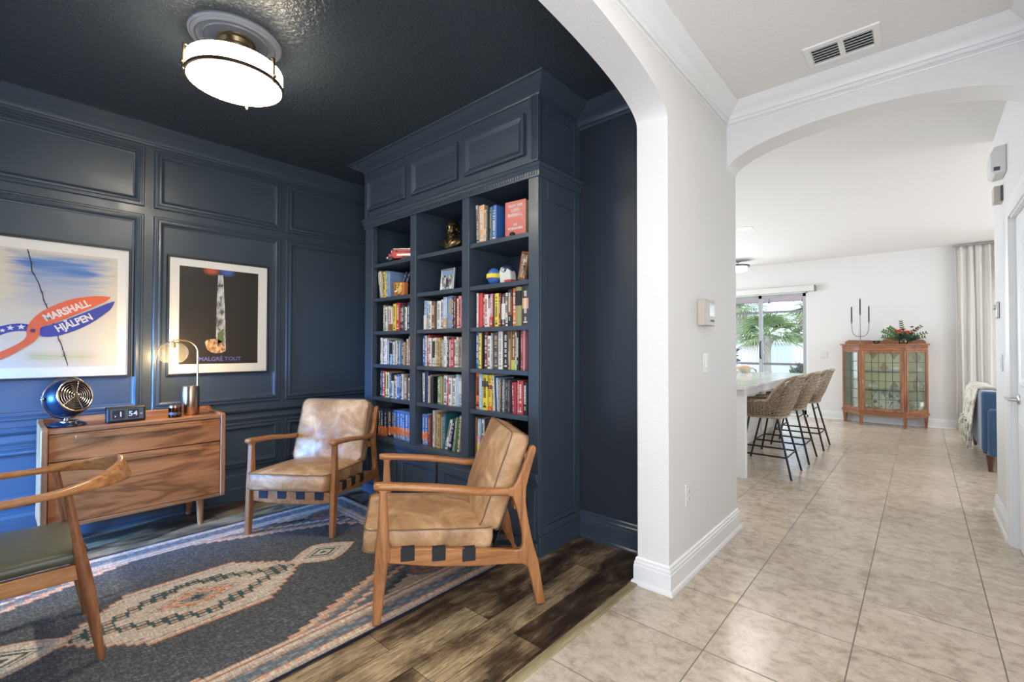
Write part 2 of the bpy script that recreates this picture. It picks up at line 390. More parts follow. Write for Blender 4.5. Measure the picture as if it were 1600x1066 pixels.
glass = thin_glass('clear_glass', (0.97, 0.98, 0.98), 0.15)
globe_glass = thin_glass('clear_globe_glass', (0.97, 0.96, 0.94), 0.10)
N, L = globe_glass.node_tree.nodes, globe_glass.node_tree.links; o_ = [n for n in N if n.type == 'OUTPUT_MATERIAL'][0]; mxs = [n for n in N if n.type == 'MIX_SHADER'][0]
df = N.new('ShaderNodeBsdfTranslucent'); df.inputs[0].default_value = (0.9, 0.85, 0.75, 1); m2 = N.new('ShaderNodeMixShader'); m2.inputs[0].default_value = 0.03; L.new(mxs.outputs[0], m2.inputs[1]); L.new(df.outputs[0], m2.inputs[2]); L.new(m2.outputs[0], o_.inputs[0])  # slight translucent haze mixed in so the clear globe imitates bulb glow
paper = mat('white_mat_board', (0.80, 0.78, 0.74), 0.7)
pages = mat('book_pages', (0.62, 0.56, 0.45), 0.8)
def vcol(name, rough=0.7, attr='pattern', bumpy=0):
    m = mat(name, (0.5, 0.5, 0.5), rough); N, L, b = nodes(m); a = N.new('ShaderNodeVertexColor'); a.layer_name = attr
    if bumpy:
        v = coords(m, (1, 1, 1)); g = noise_tex(m, v, 240, 2); x = noise_tex(m, coords(m, (1, 6, 1)), 26, 5, 0.7); y = noise_tex(m, coords(m, (6, 1, 1)), 26, 5, 0.7)
        mx = N.new('ShaderNodeMath'); mx.operation = 'ADD'; L.new(x, mx.inputs[0]); L.new(y, mx.inputs[1])
        k = ramp(m, mx.outputs[0], [(0.0, (0.3,)*3), (1.0, (1.65,)*3)]); 
        hf = N.new('ShaderNodeMath'); hf.operation = 'MULTIPLY'; hf.inputs[1].default_value = 0.5
        L.new(mx.outputs[0], hf.inputs[0])
        k = ramp(m, hf.outputs[0], [(0.36, (0.50,)*3), (0.5, (1.0,)*3), (0.64, (1.9,)*3)])
        L.new(mixc(m, 0.85, a.outputs['Color'], k, 'MULTIPLY'), b.inputs['Base Color']); bump(m, g, 0.3, 0.003)
        b.inputs['Specular IOR Level'].default_value = 0.2
    else: L.new(a.outputs['Color'], b.inputs['Base Color'])
    return m

# ================================================================== THE SETTING
CEIL = 2.85; XL = -4.20; YB = 2.618; XS, XH = -1.135, -0.965; XR = 0.43; Y1 = 3.26; Y2 = 3.45; YF = 9.87; YN = -1.85
A1C, A1A, A1B, A1Z = 1.10, 1.19, 0.218, 2.434     # arch between study and hall (along Y)
A2C, A2A, A2B, A2Z = (XH+XR)/2, (XR-XH)/2, 0.185, 2.437   # arch across the hall (along X)

f = MB(); f.box(XL-0.2, XS-0.005, YN, YB+0.1, -0.08, 0.0); struct('floor_study', f, plank, smooth=0)
f = MB(); f.box(XS-0.005, XR+0.1, YN, Y2, -0.08, 0.0); f.box(-6.0, 5.0, Y2, YF+0.1, -0.08, 0.0); struct('floor_tile', f, tile, smooth=0)
strip_m = wood('olive_wood_strip', (0.17, 0.13, 0.065), (0.30, 0.24, 0.13), (0.40, 0.33, 0.19), 'y', 1.0, 0.4)
f = MB(); f.prism([(-1.168, 0.0), (-1.122, 0.0), (-1.126, 0.008), (-1.145, 0.011), (-1.164, 0.008)], -0.10, 2.285, 'y'); struct('trim_1', f, strip_m)

f = MB(); f.box(XL-0.2, XS, YN, YB+0.1, CEIL, CEIL+0.1); struct('ceiling_study', f, navy_ceil, smooth=0)
f = MB(); f.box(XS, XR+0.1, YN, Y2, CEIL, CEIL+0.1); f.box(-6.0, 5.0, Y2, YF+0.1, CEIL, CEIL+0.1); struct('ceiling_hall', f, white_ceil, smooth=0)

# wall with the wide arched opening between study and hall
def arch_poly(c, a, bb, zs, lo, hi, n=40, jamb=True):
    """outline (s,z) of the wall above and beside an elliptical arch opening spanning c-a..c+a"""
    p = [(lo, 0)] if lo < c-a-1e-4 else []
    pts = [(lo, CEIL), (lo, 0.0)] if lo < c-a-1e-4 else [(lo, CEIL)]
    if lo < c-a-1e-4: pts.append((c-a, 0.0))
    for i in range(n+1):
        t = PI - PI*i/n; pts.append((c+a*math.cos(t), zs+bb*math.sin(t)))
    if hi > c+a+1e-4: pts += [(c+a, 0.0), (hi, 0.0)]
    pts.append((hi, CEIL)); return pts
# two skins so that the study side is navy and the hall side and the reveal are white
def arch_strips(mb, c, a, bb, zs, lo, hi, f0, f1, mi0, mi1, mir, axis):
    """flat faces as quads between arch curve and ceiling, plus the soffit"""
    P = (lambda s, t, z: (t, s, z)) if axis == 'y' else (lambda s, t, z: (s, t, z))
    n = 48
    S = [c+a*math.cos(PI-PI*i/n) for i in range(n+1)]; Z = [zs+bb*math.sin(PI-PI*i/n) for i in range(n+1)]
    for t, mi in ((f0, mi0), (f1, mi1)):
        for i in range(n): mb.add([P(S[i], t, Z[i]), P(S[i+1], t, Z[i+1]), P(S[i+1], t, CEIL), P(S[i], t, CEIL)], [(0, 1, 2, 3)], mi)
        if lo < c-a-1e-4: mb.add([P(lo, t, 0), P(c-a, t, 0), P(c-a, t, CEIL), P(lo, t, CEIL)], [(0, 1, 2, 3)], mi)
        if hi > c+a+1e-4: mb.add([P(c+a, t, 0), P(hi, t, 0), P(hi, t, CEIL), P(c+a, t, CEIL)], [(0, 1, 2, 3)], mi)
    for i in range(n): mb.add([P(S[i], f0, Z[i]), P(S[i+1], f0, Z[i+1]), P(S[i+1], f1, Z[i+1]), P(S[i], f1, Z[i])], [(0, 1, 2, 3)], mir)
    for q in ([c-a] if lo < c-a-1e-4 else []) + ([c+a] if hi > c+a+1e-4 else []):
        mb.add([P(q, f0, 0), P(q, f1, 0), P(q, f1, zs), P(q, f0, zs)], [(0, 1, 2, 3)], mir)
    if lo < c-a-1e-4 or hi > c+a+1e-4: mb.add([P(hi, f0, 0 if hi > c+a+1e-4 else zs), P(hi, f1, 0 if hi > c+a+1e-4 else zs), P(hi, f1, CEIL), P(hi, f0, CEIL)], [(0, 1, 2, 3)], mir)
    mb.add([P(lo, f0, CEIL), P(hi, f0, CEIL), P(hi, f1, CEIL), P(lo, f1, CEIL)], [(0, 1, 2, 3)], mir)
    if lo < c-a-1e-4 or hi > c+a+1e-4: mb.add([P(lo, f0, 0), P(lo, f1, 0), P(lo, f1, CEIL), P(lo, f0, CEIL)], [(0, 1, 2, 3)], mir)
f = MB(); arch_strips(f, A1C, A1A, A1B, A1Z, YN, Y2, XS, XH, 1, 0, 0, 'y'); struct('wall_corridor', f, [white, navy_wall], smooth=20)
f = MB(); arch_strips(f, A2C, A2A, A2B, A2Z, XH, XR, Y1, Y2, 0, 0, 0, 'x'); struct('wall_archway', f, white, smooth=20)

f = MB(); f.box(XL-0.12, XL, YN, YB+0.1, 0, CEIL); wl = struct('wall_left', f, navy, smooth=0)
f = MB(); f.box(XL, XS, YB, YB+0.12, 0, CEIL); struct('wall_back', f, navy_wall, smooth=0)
# study front wall with its window, hall front wall with an opening put in for added light (behind the camera)
f = MB(); f.box(XL, -4.05, YN-0.12, YN, 0, CEIL); f.box(-2.35, XS, YN-0.12, YN, 0, CEIL); f.box(-4.05, -2.35, YN-0.12, YN, 0, 0.5); f.box(-4.05, -2.35, YN-0.12, YN, 2.4, CEIL)
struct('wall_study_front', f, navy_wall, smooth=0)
f = MB(); f.box(XH, -0.82, YN-0.12, YN, 0, CEIL); f.box(0.28, XR, YN-0.12, YN, 0, CEIL); f.box(-0.82, 0.28, YN-0.12, YN, 2.55, CEIL); struct('wall_hall_front', f, white, smooth=0)

# right wall with a panelled door
DY0, DY1, DZ = 3.51, 4.27, 2.085
f = MB(); YR = 5.10
f.box(XR, XR+0.12, YN, -1.4, 0, CEIL); f.box(XR, XR+0.12, 0.7, DY0, 0, CEIL); f.box(XR, XR+0.12, -1.4, 0.7, 0, 0.35); f.box(XR, XR+0.12, -1.4, 0.7, 2.35, CEIL); f.box(XR, XR+0.12, DY1, YR, 0, CEIL); f.box(XR, XR+0.12, DY0, DY1, DZ, CEIL)  # unseen opening beside the camera is added for the side fill
f.box(XR+0.12, 5.0, YR-0.12, YR, 0, CEIL); f.box(XR+0.12, 1.5, DY0-0.3, DY0-0.2, 0, CEIL); struct('wall_right', f, white, smooth=0)
cas = [(0, 0), (0, 0.012), (0.012, 0.018), (0.04, 0.019), (0.05, 0.014), (0.07, 0.011), (0.07, 0)]
f = MB()
def casing(mb, y0, y1, z1, x, wd=0.085):
    P = [(0.0, 0.0), (0.0, 0.020), (0.018, 0.024), (0.045, 0.020), (0.06, 0.013), (wd, 0.010), (wd, 0.0)]
    rings = []
    for (cy, cz, dy, dz) in ((y0, 0, -1, 0), (y0, z1, -1, 1), (y1, z1, 1, 1), (y1, 0, 1, 0)):
        rings.append([(x-h, cy+dy*(wd-o), cz+dz*(wd-o)) for o, h in P])
    mb.ring(rings, True, True)
casing(f, DY0, DY1, DZ, XR); struct('trim_2', f, trimw)
f = MB(); f.box(XR-0.001, XR+0.1, DY0, DY0+0.014, 0, DZ); f.box(XR-0.001, XR+0.1, DY1-0.014, DY1, 0, DZ); f.box(XR-0.001, XR+0.1, DY0, DY1, DZ-0.014, DZ); struct('trim_3', f, trimw)
d = struct('door_1', MB().box(XR+0.022, XR+0.062, DY0+0.016, DY1-0.016, 0.008, DZ-0.016), doorw, bevel=0.002)
pr = [(0, 0.0), (0.004, -0.006), (0.02, -0.010), (0.032, -0.003), (0.06, -0.001)]
for (a, b_, z0, z1) in ((0.10, 0.335, 0.22, 0.80), (0.395, 0.63, 0.22, 0.80), (0.10, 0.335, 1.02, 1.93), (0.395, 0.63, 1.02, 1.93)):
    f = MB(); f.frame((XR+0.0225, DY0+0.016+b_, z0), (0, -1, 0), (0, 0, 1), (-1, 0, 0), b_-a, z1-z0, [(0, 0.001), (0.008, 0.007), (0.02, 0.007), (0.034, 0.001), (0.055, 0.004)], 0, 0)
    obj('door_panel', f, doorw, d)
h_ = MB(); h_.lathe([(0.031, 0), (0.031, 0.006), (0.026, 0.010), (0.012, 0.012), (0.011, 0.045)], 24, 0, Matrix.Translation((XR+0.022, DY1-0.085, 0.935)) @ Matrix.Rotation(-PI/2, 4, 'Y'))
h_.tube([(XR-0.022, DY1-0.085, 0.935), (XR-0.024, DY1-0.06, 0.936), (XR-0.026, DY1-0.02, 0.937), (XR-0.028, DY1+0.03, 0.937)], [0.011, 0.011, 0.009, 0.008], 12)
obj('lever_handle', h_, nickel, d)
hall_items = []

# kitchen / living shell
f = MB(); f.box(-6.0, XS, Y2-0.12, Y2, 0, CEIL); struct('wall_kitchen_near', f, white, smooth=0)
f = MB(); f.box(-6.12, -6.0, Y2, 5.0, 0, CEIL); f.box(-6.12, -6.0, 8.2, YF, 0, CEIL); f.box(-6.12, -6.0, 5.0, 8.2, 0, 0.6); f.box(-6.12, -6.0, 5.0, 8.2, 2.4, CEIL); struct('wall_kitchen_side', f, white, smooth=0)  # unseen opening added to go with the kitchen fill
f = MB(); f.box(5.0, 5.12, YR, 5.6, 0, CEIL); f.box(5.0, 5.12, 9.2, YF, 0, CEIL); f.box(5.0, 5.12, 5.6, 9.2, 2.6, CEIL); f.box(5.0, 5.12, 5.6, 9.2, 0, 0.4); struct('wall_living_side', f, white, smooth=0)  # opening out of view, made up for the living room fill
SX0, SX1, SZ = -4.1, -1.535, 2.30
WX0, WX1, WZ0, WZ1 = 0.85, 2.7, 0.5, 2.3
f = MB(); f.box(-6.0, SX0, YF, YF+0.14, 0, CEIL); f.box(SX0, SX1, YF, YF+0.14, SZ, CEIL); f.box(SX1, WX0, YF, YF+0.14, 0, CEIL)
f.box(WX0, WX1, YF, YF+0.14, 0, WZ0); f.box(WX0, WX1, YF, YF+0.14, WZ1, CEIL); f.box(WX1, 5.0, YF, YF+0.14, 0, CEIL); struct('wall_far', f, white, smooth=0)

# sliding glass door
alu = mat('grey_aluminium', (0.42, 0.42, 0.43), 0.4, 0.6)
f = MB()
f.box(SX0, SX1, YF+0.03, YF+0.12, SZ-0.03, SZ); f.box(SX0, SX1, YF+0.03, YF+0.12, 0, 0.03)
for x in (SX0, SX1-0.035): f.box(x, x+0.035, YF+0.03, YF+0.12, 0, SZ)
dr = struct('window_1', f, trimw)
for x0, x1, y in ((-2.36, -1.57, YF+0.05), (-3.2, -2.30, YF+0.09)):
    s = MB(); s.box(x0, x0+0.055, y-0.015, y+0.015, 0.03, SZ-0.03); s.box(x1-0.05, x1, y-0.015, y+0.015, 0.03, SZ-0.03); s.box(x0, x1, y-0.015, y+0.015, 0.03, 0.11); s.box(x0, x1, y-0.015, y+0.015, SZ-0.09, SZ-0.03)
    p = obj('sash', s, alu, dr); obj('glass_pane', MB().box(x0+0.05, x1-0.05, y-0.003, y+0.003, 0.11, SZ-0.09), glass, p, smooth=0)
obj('pull_handle', MB().tube([(-2.325, YF+0.03, 1.05), (-2.325, YF-0.02, 1.08), (-2.325, YF-0.02, 1.35), (-2.325, YF+0.03, 1.38)], 0.012, 8), black_m, dr)
t = thing('roller_shade', 'white roller shade cassette rolled up above the sliding glass door', 'window shade', (SX0, YF, 0))
obj('cassette', MB().box(0, 2.68, -0.11, 0.0, 2.285, 2.385), mat('shade_white', (0.72, 0.71, 0.68), 0.6), t, bevel=0.006)
obj('end_cap', MB().box(2.68, 2.695, -0.115, 0.0, 2.28, 2.39), mat('grey_cap', (0.18, 0.18, 0.19), 0.5), t, bevel=0.003)
f = MB(); f.frame((WX0, YF-0.0, WZ0), (1, 0, 0), (0, 0, 1), (0, -1, 0), WX1-WX0, WZ1-WZ0, [(-0.06, 0), (-0.06, 0.02), (0, 0.02), (0.0, -0.1), (0.05, -0.1), (0.05, -0.12)]); struct('window_2', f, trimw)
f = MB(); f.box(WX0, WX1, YF+0.1, YF+0.106, WZ0, WZ1); struct('window_3', f, glass, smooth=0)

# crown mouldings
def crown(z, proj, drop):
    return [(0, z), (proj, z), (proj, z-0.012), (proj-0.008, z-0.018), (proj-0.020, z-0.030), (proj-0.045, z-0.048), (0.040, z-drop+0.045), (0.026, z-drop+0.028), (0.024, z-drop+0.020), (0.014, z-drop+0.018), (0.013, z-drop+0.006), (0.008, z-drop), (0, z-drop)]
CR = crown(CEIL, 0.10, 0.10)
f = MB(); f.sweep([(XH, YN), (XH, Y1), (XR, Y1), (XR, YN)], CR, -1); struct('trim_4', f, trimw, smooth=30)
f = MB(); f.sweep([(XL, YN), (XL, YB), (XS, YB), (XS, YN)], crown(CEIL, 0.085, 0.135), -1); struct('trim_5', f, navy, smooth=30)
# thin bead mould just under the hall crown
f = MB(); f.sweep([(XH, YN), (XH, Y1), (XR, Y1), (XR, YN)], [(0, 2.735), (0.006, 2.735), (0.008, 2.730), (0.006, 2.724), (0, 2.724)], -1); struct('trim_6', f, trimw, smooth=30)
# baseboards
BB = [(0, 0.0), (0.028, 0.0), (0.028, 0.010), (0.024, 0.020), (0.017, 0.024), (0.017, 0.098), (0.014, 0.103), (0.014, 0.116), (0.010, 0.122), (0.009, 0.134), (0.004, 0.140), (0, 0.141)]
f = MB(); f.sweep([(XS, 2.35), (XS, 2.29), (XH, 2.29), (XH, Y2), (XS-0.3, Y2)], BB, -1); struct('baseboard_corridor', f, trimw, smooth=25)
BBN = [(0, 0.0), (0.026, 0.0), (0.026, 0.010), (0.017, 0.020), (0.017, 0.118), (0.014, 0.124), (0.014, 0.140), (0.009, 0.146), (0.009, 0.164), (0.004, 0.170), (0, 0.171)]
f = MB(); f.sweep([(-1.708, YB), (XS, YB), (XS, 2.30)], BBN, -1); struct('baseboard_back', f, navy, smooth=25)
BBL = [(0, 0.0), (0.05, 0.0), (0.05, 0.012), (0.036, 0.022), (0.036, 0.10), (0.030, 0.108), (0.024, 0.110), (0.024, 0.195), (0.018, 0.205), (0.012, 0.212), (0.012, 0.225), (0, 0.232)]
f = MB(); f.sweep([(XL, YN), (XL, YB), (-3.66, YB)], BBL, -1); struct('baseboard_left', f, navy, smooth=25)
f = MB(); f.sweep([(XR+0.6, YR), (XR, YR), (XR, DY1+0.085)], BB, -1); struct('baseboard_right', f, trimw, smooth=25)
f = MB(); f.sweep([(SX1, YF), (5.0, YF)], [(o, z) for o, z in BB], -1); struct('baseboard_far', f, trimw, smooth=25)

# applied panel mouldings and chair rail on the left study wall
PM = [(0, 0), (0, 0.012), (0.006, 0.017), (0.014, 0.017), (0.018, 0.012), (0.024, 0.012), (0.028, 0.021), (0.040, 0.024), (0.050, 0.018), (0.056, 0.008), (0.064, 0.006), (0.064, -0.0)]
bays = [(-1.20, -0.29), (-0.24, 0.712), (0.768, 1.664), (1.708, 2.56)]
for (a, b_) in bays:
    for (z0, z1) in ((2.268, 2.695), (0.79, 2.208), (0.262, 0.628)):
        f = MB(); f.frame((XL, a, z0), (0, 1, 0), (0, 0, 1), (1, 0, 0), b_-a, z1-z0, PM)
        o = obj('panel_moulding', f, navy, wl, smooth=25)
f = MB(); f.sweep([(XL, YN), (XL, YB)], [(0, 0.648), (0.012, 0.648), (0.016, 0.660), (0.012, 0.672), (0.012, 0.70), (0.022, 0.706), (0.034, 0.722), (0.036, 0.738), (0.028, 0.748), (0, 0.750)], -1)
struct('trim_7', f, navy, smooth=25)

# ------------------------------------------------------------------ fittings on the walls and ceilings of the hall
t = thing('ceiling_vent', 'white two-panel louvered air vent in the hall ceiling', 'vent', (-0.30, 2.97, CEIL))
dk = mat('vent_dark', (0.05, 0.05, 0.05), 0.8)
f = MB(); f.frame((-0.165, -0.115, 0), (1, 0, 0), (0, 1, 0), (0, 0, -1), 0.33, 0.23, [(0, 0), (0.004, 0.007), (0.03, 0.010), (0.036, 0.002)]); f.box(-0.012, 0.012, -0.08, 0.08, -0.010, 0.0); obj('frame', f, trimw, t)
obj('duct_opening', MB().box(-0.135, 0.135, -0.085, 0.085, -0.001, 0.0), dk, t, smooth=0)
for x0 in (-0.13, 0.012):
    for k in range(6):
        y = -0.072+k*0.027
        obj('louver', MB().box(-0.0, 0.118, -0.006, 0.006, -0.001, 0.001, 0, Matrix.Translation((x0, y, -0.006)) @ Matrix.Rotation(0.7, 4, 'X')), trimw, t, smooth=0)

beige_pl = mat('beige_plastic', (0.52, 0.46, 0.40), 0.45); lcd = mat('lcd_grey', (0.42, 0.50, 0.55), 0.15); dkp = mat('dark_plastic', (0.08, 0.08, 0.085), 0.5)
plw = mat('white_plastic', (0.74, 0.72, 0.69), 0.4)
t = thing('thermostat', 'beige wall thermostat with small grey display on the hall wall', 'thermostat', (XH, 2.79, 1.455))
obj('body', MB().box(0.0, 0.045, -0.095, 0.080, -0.075, 0.075), beige_pl, t, bevel=0.006)
obj('display', MB().box(0.045, 0.047, -0.02, 0.065, -0.018, 0.052), lcd, t)
for k in range(3): obj('button', MB().box(0.045, 0.048, 0.0+k*0.022, 0.014+k*0.022, -0.050, -0.038), dkp, t)
def switch_plate(name, label, cat, loc, rot, gangs=1, kind='rocker', group=None):
    t = thing(name, label, cat, loc, rot)
    wdt = 0.075 + 0.046*(gangs-1)
    obj('cover_plate', MB().box(-wdt/2, wdt/2, -0.007, 0, -0.06, 0.06), plw, t, bevel=0.003)
    for g in range(gangs):
        cx = (g-(gangs-1)/2)*0.046
        if kind == 'rocker': obj('rocker', MB().prism([(-0.007, -0.034), (-0.013, -0.030), (-0.009, 0.0), (-0.011, 0.034), (-0.007, 0.034)], cx-0.016, cx+0.016, 'x'), plw, t)
        else:
            for z in (-0.020, 0.020):
                s = MB(); s.cyl(0, 0, 0, 0.003, 0.016, n=20, M=Matrix.Translation((cx, -0.007, z)) @ Matrix.Rotation(PI/2, 4, 'X')); p = obj('socket', s, plw, t)
                for dx in (-0.006, 0.006): obj('slot', MB().box(cx+dx-0.001, cx+dx+0.001, -0.0105, -0.0098, z-0.004, z+0.006), dkp, p, smooth=0)
    return t
switch_plate('light_switch', 'single white rocker light switch below the thermostat', 'light switch', (XH, 2.82, 1.163), PI/2)
switch_plate('wall_outlet', 'white wall outlet low on the hall wall above the baseboard', 'outlet', (XH, 2.54, 0.445), PI/2, 1, 'outlet')
switch_plate('light_switch', 'double white rocker switch on the far wall by the sliding door', 'light switch', (-1.30, YF, 1.135), 0, 2)
switch_plate('light_switch', 'flat white rocker switch between doorbell button and white door', 'light switch', (XR, 4.72, 1.15), -PI/2)
t = thing('door_chime', 'white boxy door chime high on the wall beside the white door', 'door chime', (XR, 4.48, 2.50))
f = MB(); f.prism([(0, -0.085), (-0.05, -0.095), (-0.075, -0.075), (-0.075, 0.045), (-0.055, 0.085), (0, 0.09)], -0.10, 0.12, 'y'); obj('cover', f, plw, t, bevel=0.005)
obj('speaker_slot', MB().box(-0.06, -0.03, -0.102, -0.0995, -0.075, -0.05), dkp, t)
t = thing('wall_sensor', 'small beige sensor box with dark edge below the door chime', 'sensor', (XR, 4.62, 2.315))
obj('housing', MB().box(-0.045, 0, -0.05, 0.06, -0.055, 0.055), beige_pl, t, bevel=0.005)
obj('dark_base', MB().box(-0.012, 0, -0.062, -0.049, -0.052, 0.052), dkp, t)
t = thing('doorbell_button', 'small satin nickel control on the wall left of the white door', 'wall control', (XR, 4.86, 1.53))
obj('plate', MB().box(-0.018, 0, -0.035, 0.035, -0.06, 0.06), nickel, t, bevel=0.006)
s = MB(); s.cyl(0, 0, 0, 0.012, 0.018, n=20, M=Matrix.Translation((-0.018, 0.0, 0.02)) @ Matrix.Rotation(-PI/2, 4, 'Y')); obj('dial', s, nickel, t)
t = thing('recessed_downlight', 'lit round recessed downlight in the kitchen ceiling', 'recessed light', (-1.743, 6.648, CEIL))
f = MB(); f.lathe([(0.095, 0), (0.095, -0.006), (0.075, -0.010), (0.072, -0.002)], 32, cap=False); obj('trim_ring', f, trimw, t)
obj('lens', MB().lathe([(0.001, -0.003), (0.073, -0.003)], 32, cap=False), down_m, t)
area('kitchen_downlight', (-1.743, 6.648, CEIL-0.02), (0, 0, 0), 0.12, 0.12, 14, (1.0, 0.96, 0.90))
t = thing('flush_ceiling_light', 'small round glass and metal flush light on the kitchen ceiling', 'ceiling light', (-2.50, 9.05, CEIL))
obj('canopy', MB().lathe([(0.001, 0), (0.07, 0), (0.07, -0.02), (0.02, -0.03), (0.02, -0.09)], 24), nickel, t)
obj('metal_ring', MB().lathe([(0.17, -0.09), (0.20, -0.09), (0.20, -0.115), (0.17, -0.115)], 32), dkp, t)
obj('glass_drum', MB().lathe([(0.001, -0.20), (0.12, -0.20), (0.15, -0.19), (0.165, -0.11), (0.001, -0.10)], 32), mat('lit_kitchen_drum', (0.9, 0.9, 0.88), 0.3, emit=(1, 0.96, 0.9), es=1.6), t)

# ================================================================== BOOKCASE
bc = thing('bookcase', 'tall navy built-in bookcase with three open bays and crown moulding', 'bookcase', (0, 0, 0))
BX0, BX1, BY = -3.655, -1.712, 2.167
LV = [1.965, 1.672, 1.388, 1.107, 0.828, 0.50]    # tops of the shelves
BAY = [(-3.54, -2.998), (-2.925, -2.395), (-2.322, -1.792)]
f = MB(); f.box(BX0+0.005, BX0+0.04, BY+0.02, YB-0.002, 0.0, 2.80); f.box(BX0+0.04, BAY[0][0], BY+0.02, BY+0.05, 0.5, 2.31); obj('side_panel', f, navy, bc, bevel=0.002)
f = MB(); f.box(BX1-0.045, BX1-0.008, BY+0.02, YB-0.002, 0.0, 2.80)
for a, b_, z0, z1 in ((BY+0.02, BY+0.09, 0.0, 2.84), (YB-0.07, YB-0.002, 0.0, 2.84), (BY+0.09, YB-0.07, 0.17, 0.20), (BY+0.09, YB-0.07, 2.16, 2.40), (BY+0.09, YB-0.07, 2.70, 2.84)):
    f.box(BX1-0.010, BX1, a, b_, z0, z1)
f.box(BX1-0.010, BX1+0.012, BY-0.0, YB-0.002, 0.0, 0.12); f.box(BX1-0.010, BX1+0.006, BY, YB-0.002, 0.12, 0.165)
f.box(BAY[2][1]+0.035, BX1-0.045, BY+0.02, BY+0.05, 0.5, 2.31); obj('side_panel', f, navy, bc, bevel=0.003)
f = MB(); f.box(BX0+0.04, BX1-0.045, YB-0.022, YB-0.004, 0.0, 2.80); obj('back_panel', f, navy, bc, smooth=0)
f = MB(); f.box(BX0, BAY[0][0], BY, BY+0.02, 0.0, 2.31); obj('stile', f, navy, bc, bevel=0.003)
f = MB(); f.box(BAY[2][1], BX1, BY, BY+0.02, 0.0, 2.31); f.box(BAY[2][1], BAY[2][1]+0.035, BY+0.02, YB-0.03, 0.48, 2.31); obj('stile', f, navy, bc, bevel=0.003)
for a, b_ in ((BAY[0][1], BAY[1][0]), (BAY[1][1], BAY[2][0])):
    f = MB(); f.box(a, b_, BY, YB-0.022, 0.42, 2.33); obj('divider', f, navy, bc, bevel=0.003)
for bi, (a, b_) in enumerate(BAY):
    a2 = a-0.0
    for z in LV[:-1]:
        obj('shelf', MB().box(a2, b_, BY+0.012, YB-0.022, z-0.030, z), navy, bc, bevel=0.002)
f = MB(); f.box(BX0+0.01, BX1-0.01, BY+0.0, YB-0.022, 0.455, 0.50); f.box(BX0, BX1, BY-0.022, BY, 0.462, 0.497); f.box(BX0, BX1, BY-0.010, BY, 0.440, 0.462); obj('base_ledge', f, navy, bc, bevel=0.005)
f = MB(); f.box(BX0+0.003, BX1-0.002, BY+0.001, BY+0.02, 0.0, 0.455); f.box(BX0, BX1, BY-0.014, BY, 0.0, 0.085); obj('plinth', f, navy, bc, bevel=0.003)
dw = 0.478
for k in range(4):
    x0 = -3.632 + k*0.4975 if False else -3.630+k*(dw+0.024)
    x1 = min(x0+dw, BX1-0.012)
    f = MB(); f.frame((x0, BY-0.001, 0.105), (1, 0, 0), (0, 0, 1), (0, -1, 0), x1-x0, 0.305, [(0, 0), (0.0, 0.018), (0.003, 0.020), (0.056, 0.020), (0.062, 0.012), (0.070, 0.010), (0.070, 0.006)], 0, 0)
    obj('door', f, navy, bc, smooth=25)
# frieze
f = MB(); f.box(BX0, BX1, BY+0.0, BY+0.03, 2.31, 2.80); f.box(BX0+0.02, BX1-0.02, BY+0.03, YB-0.03, 2.315, 2.34); obj('frieze', f, navy, bc, bevel=0.002)
f = MB(); f.box(BX0-0.002, BX0+0.035, BY-0.012, BY, 2.37, 2.79); obj('pilaster', f, navy, bc, bevel=0.002); f = MB(); f.box(BX1-0.055, BX1+0.002, BY-0.012, BY, 2.37, 2.79)
for q in range(3): f.box(BX1-0.046+q*0.015, BX1-0.040+q*0.015, BY-0.018, BY-0.012, 2.39, 2.78)
obj('pilaster', f, navy, bc, bevel=0.002)
for (x0, x1) in ((-3.600, -3.050), (-2.972, -2.434), (-2.362, -1.818)):
    f = MB(); f.frame((x0, BY-0.001, 2.436), (1, 0, 0), (0, 0, 1), (0, -1, 0), x1-x0, 0.262, [(0, 0), (0, 0.020), (0.004, 0.024), (0.014, 0.024), (0.020, 0.016), (0.030, 0.012), (0.046, 0.004), (0.050, 0.008)], 0, 0)
    obj('raised_panel', f, navy, bc, smooth=25)
f = MB(); f.sweep([(BX0, YB-0.03), (BX0, BY), (BX1, BY), (BX1, YB-0.002)], [(0, 2.286), (0.008, 2.286), (0.010, 2.293), (0.010, 2.322), (0.016, 2.326), (0.022, 2.336), (0.016, 2.346), (0.024, 2.352), (0.030, 2.362), (0.020, 2.374), (0.006, 2.380), (0, 2.384)], -1)
# small carved beads along the moulding
for k in range(96):
    x = BX0+0.01+k*(BX1-BX0-0.02)/95
    f.box(x-0.006, x+0.006, BY-0.014, BY-0.008, 2.296, 2.318)
obj('cornice_moulding', f, navy, bc, smooth=30)
f = MB(); f.sweep([(BX0, YB-0.03), (BX0, BY), (BX1, BY), (BX1, YB-0.002)], [(0, 2.777), (0.010, 2.777), (0.014, 2.784), (0.014, 2.790), (0.020, 2.793), (0.030, 2.800), (0.055, 2.812), (0.085, 2.826), (0.100, 2.836), (0.104, 2.838), (0.112, 2.840), (0.114, 2.8495), (0, 2.8495)], -1)
obj('crown', f, navy, bc, smooth=30)

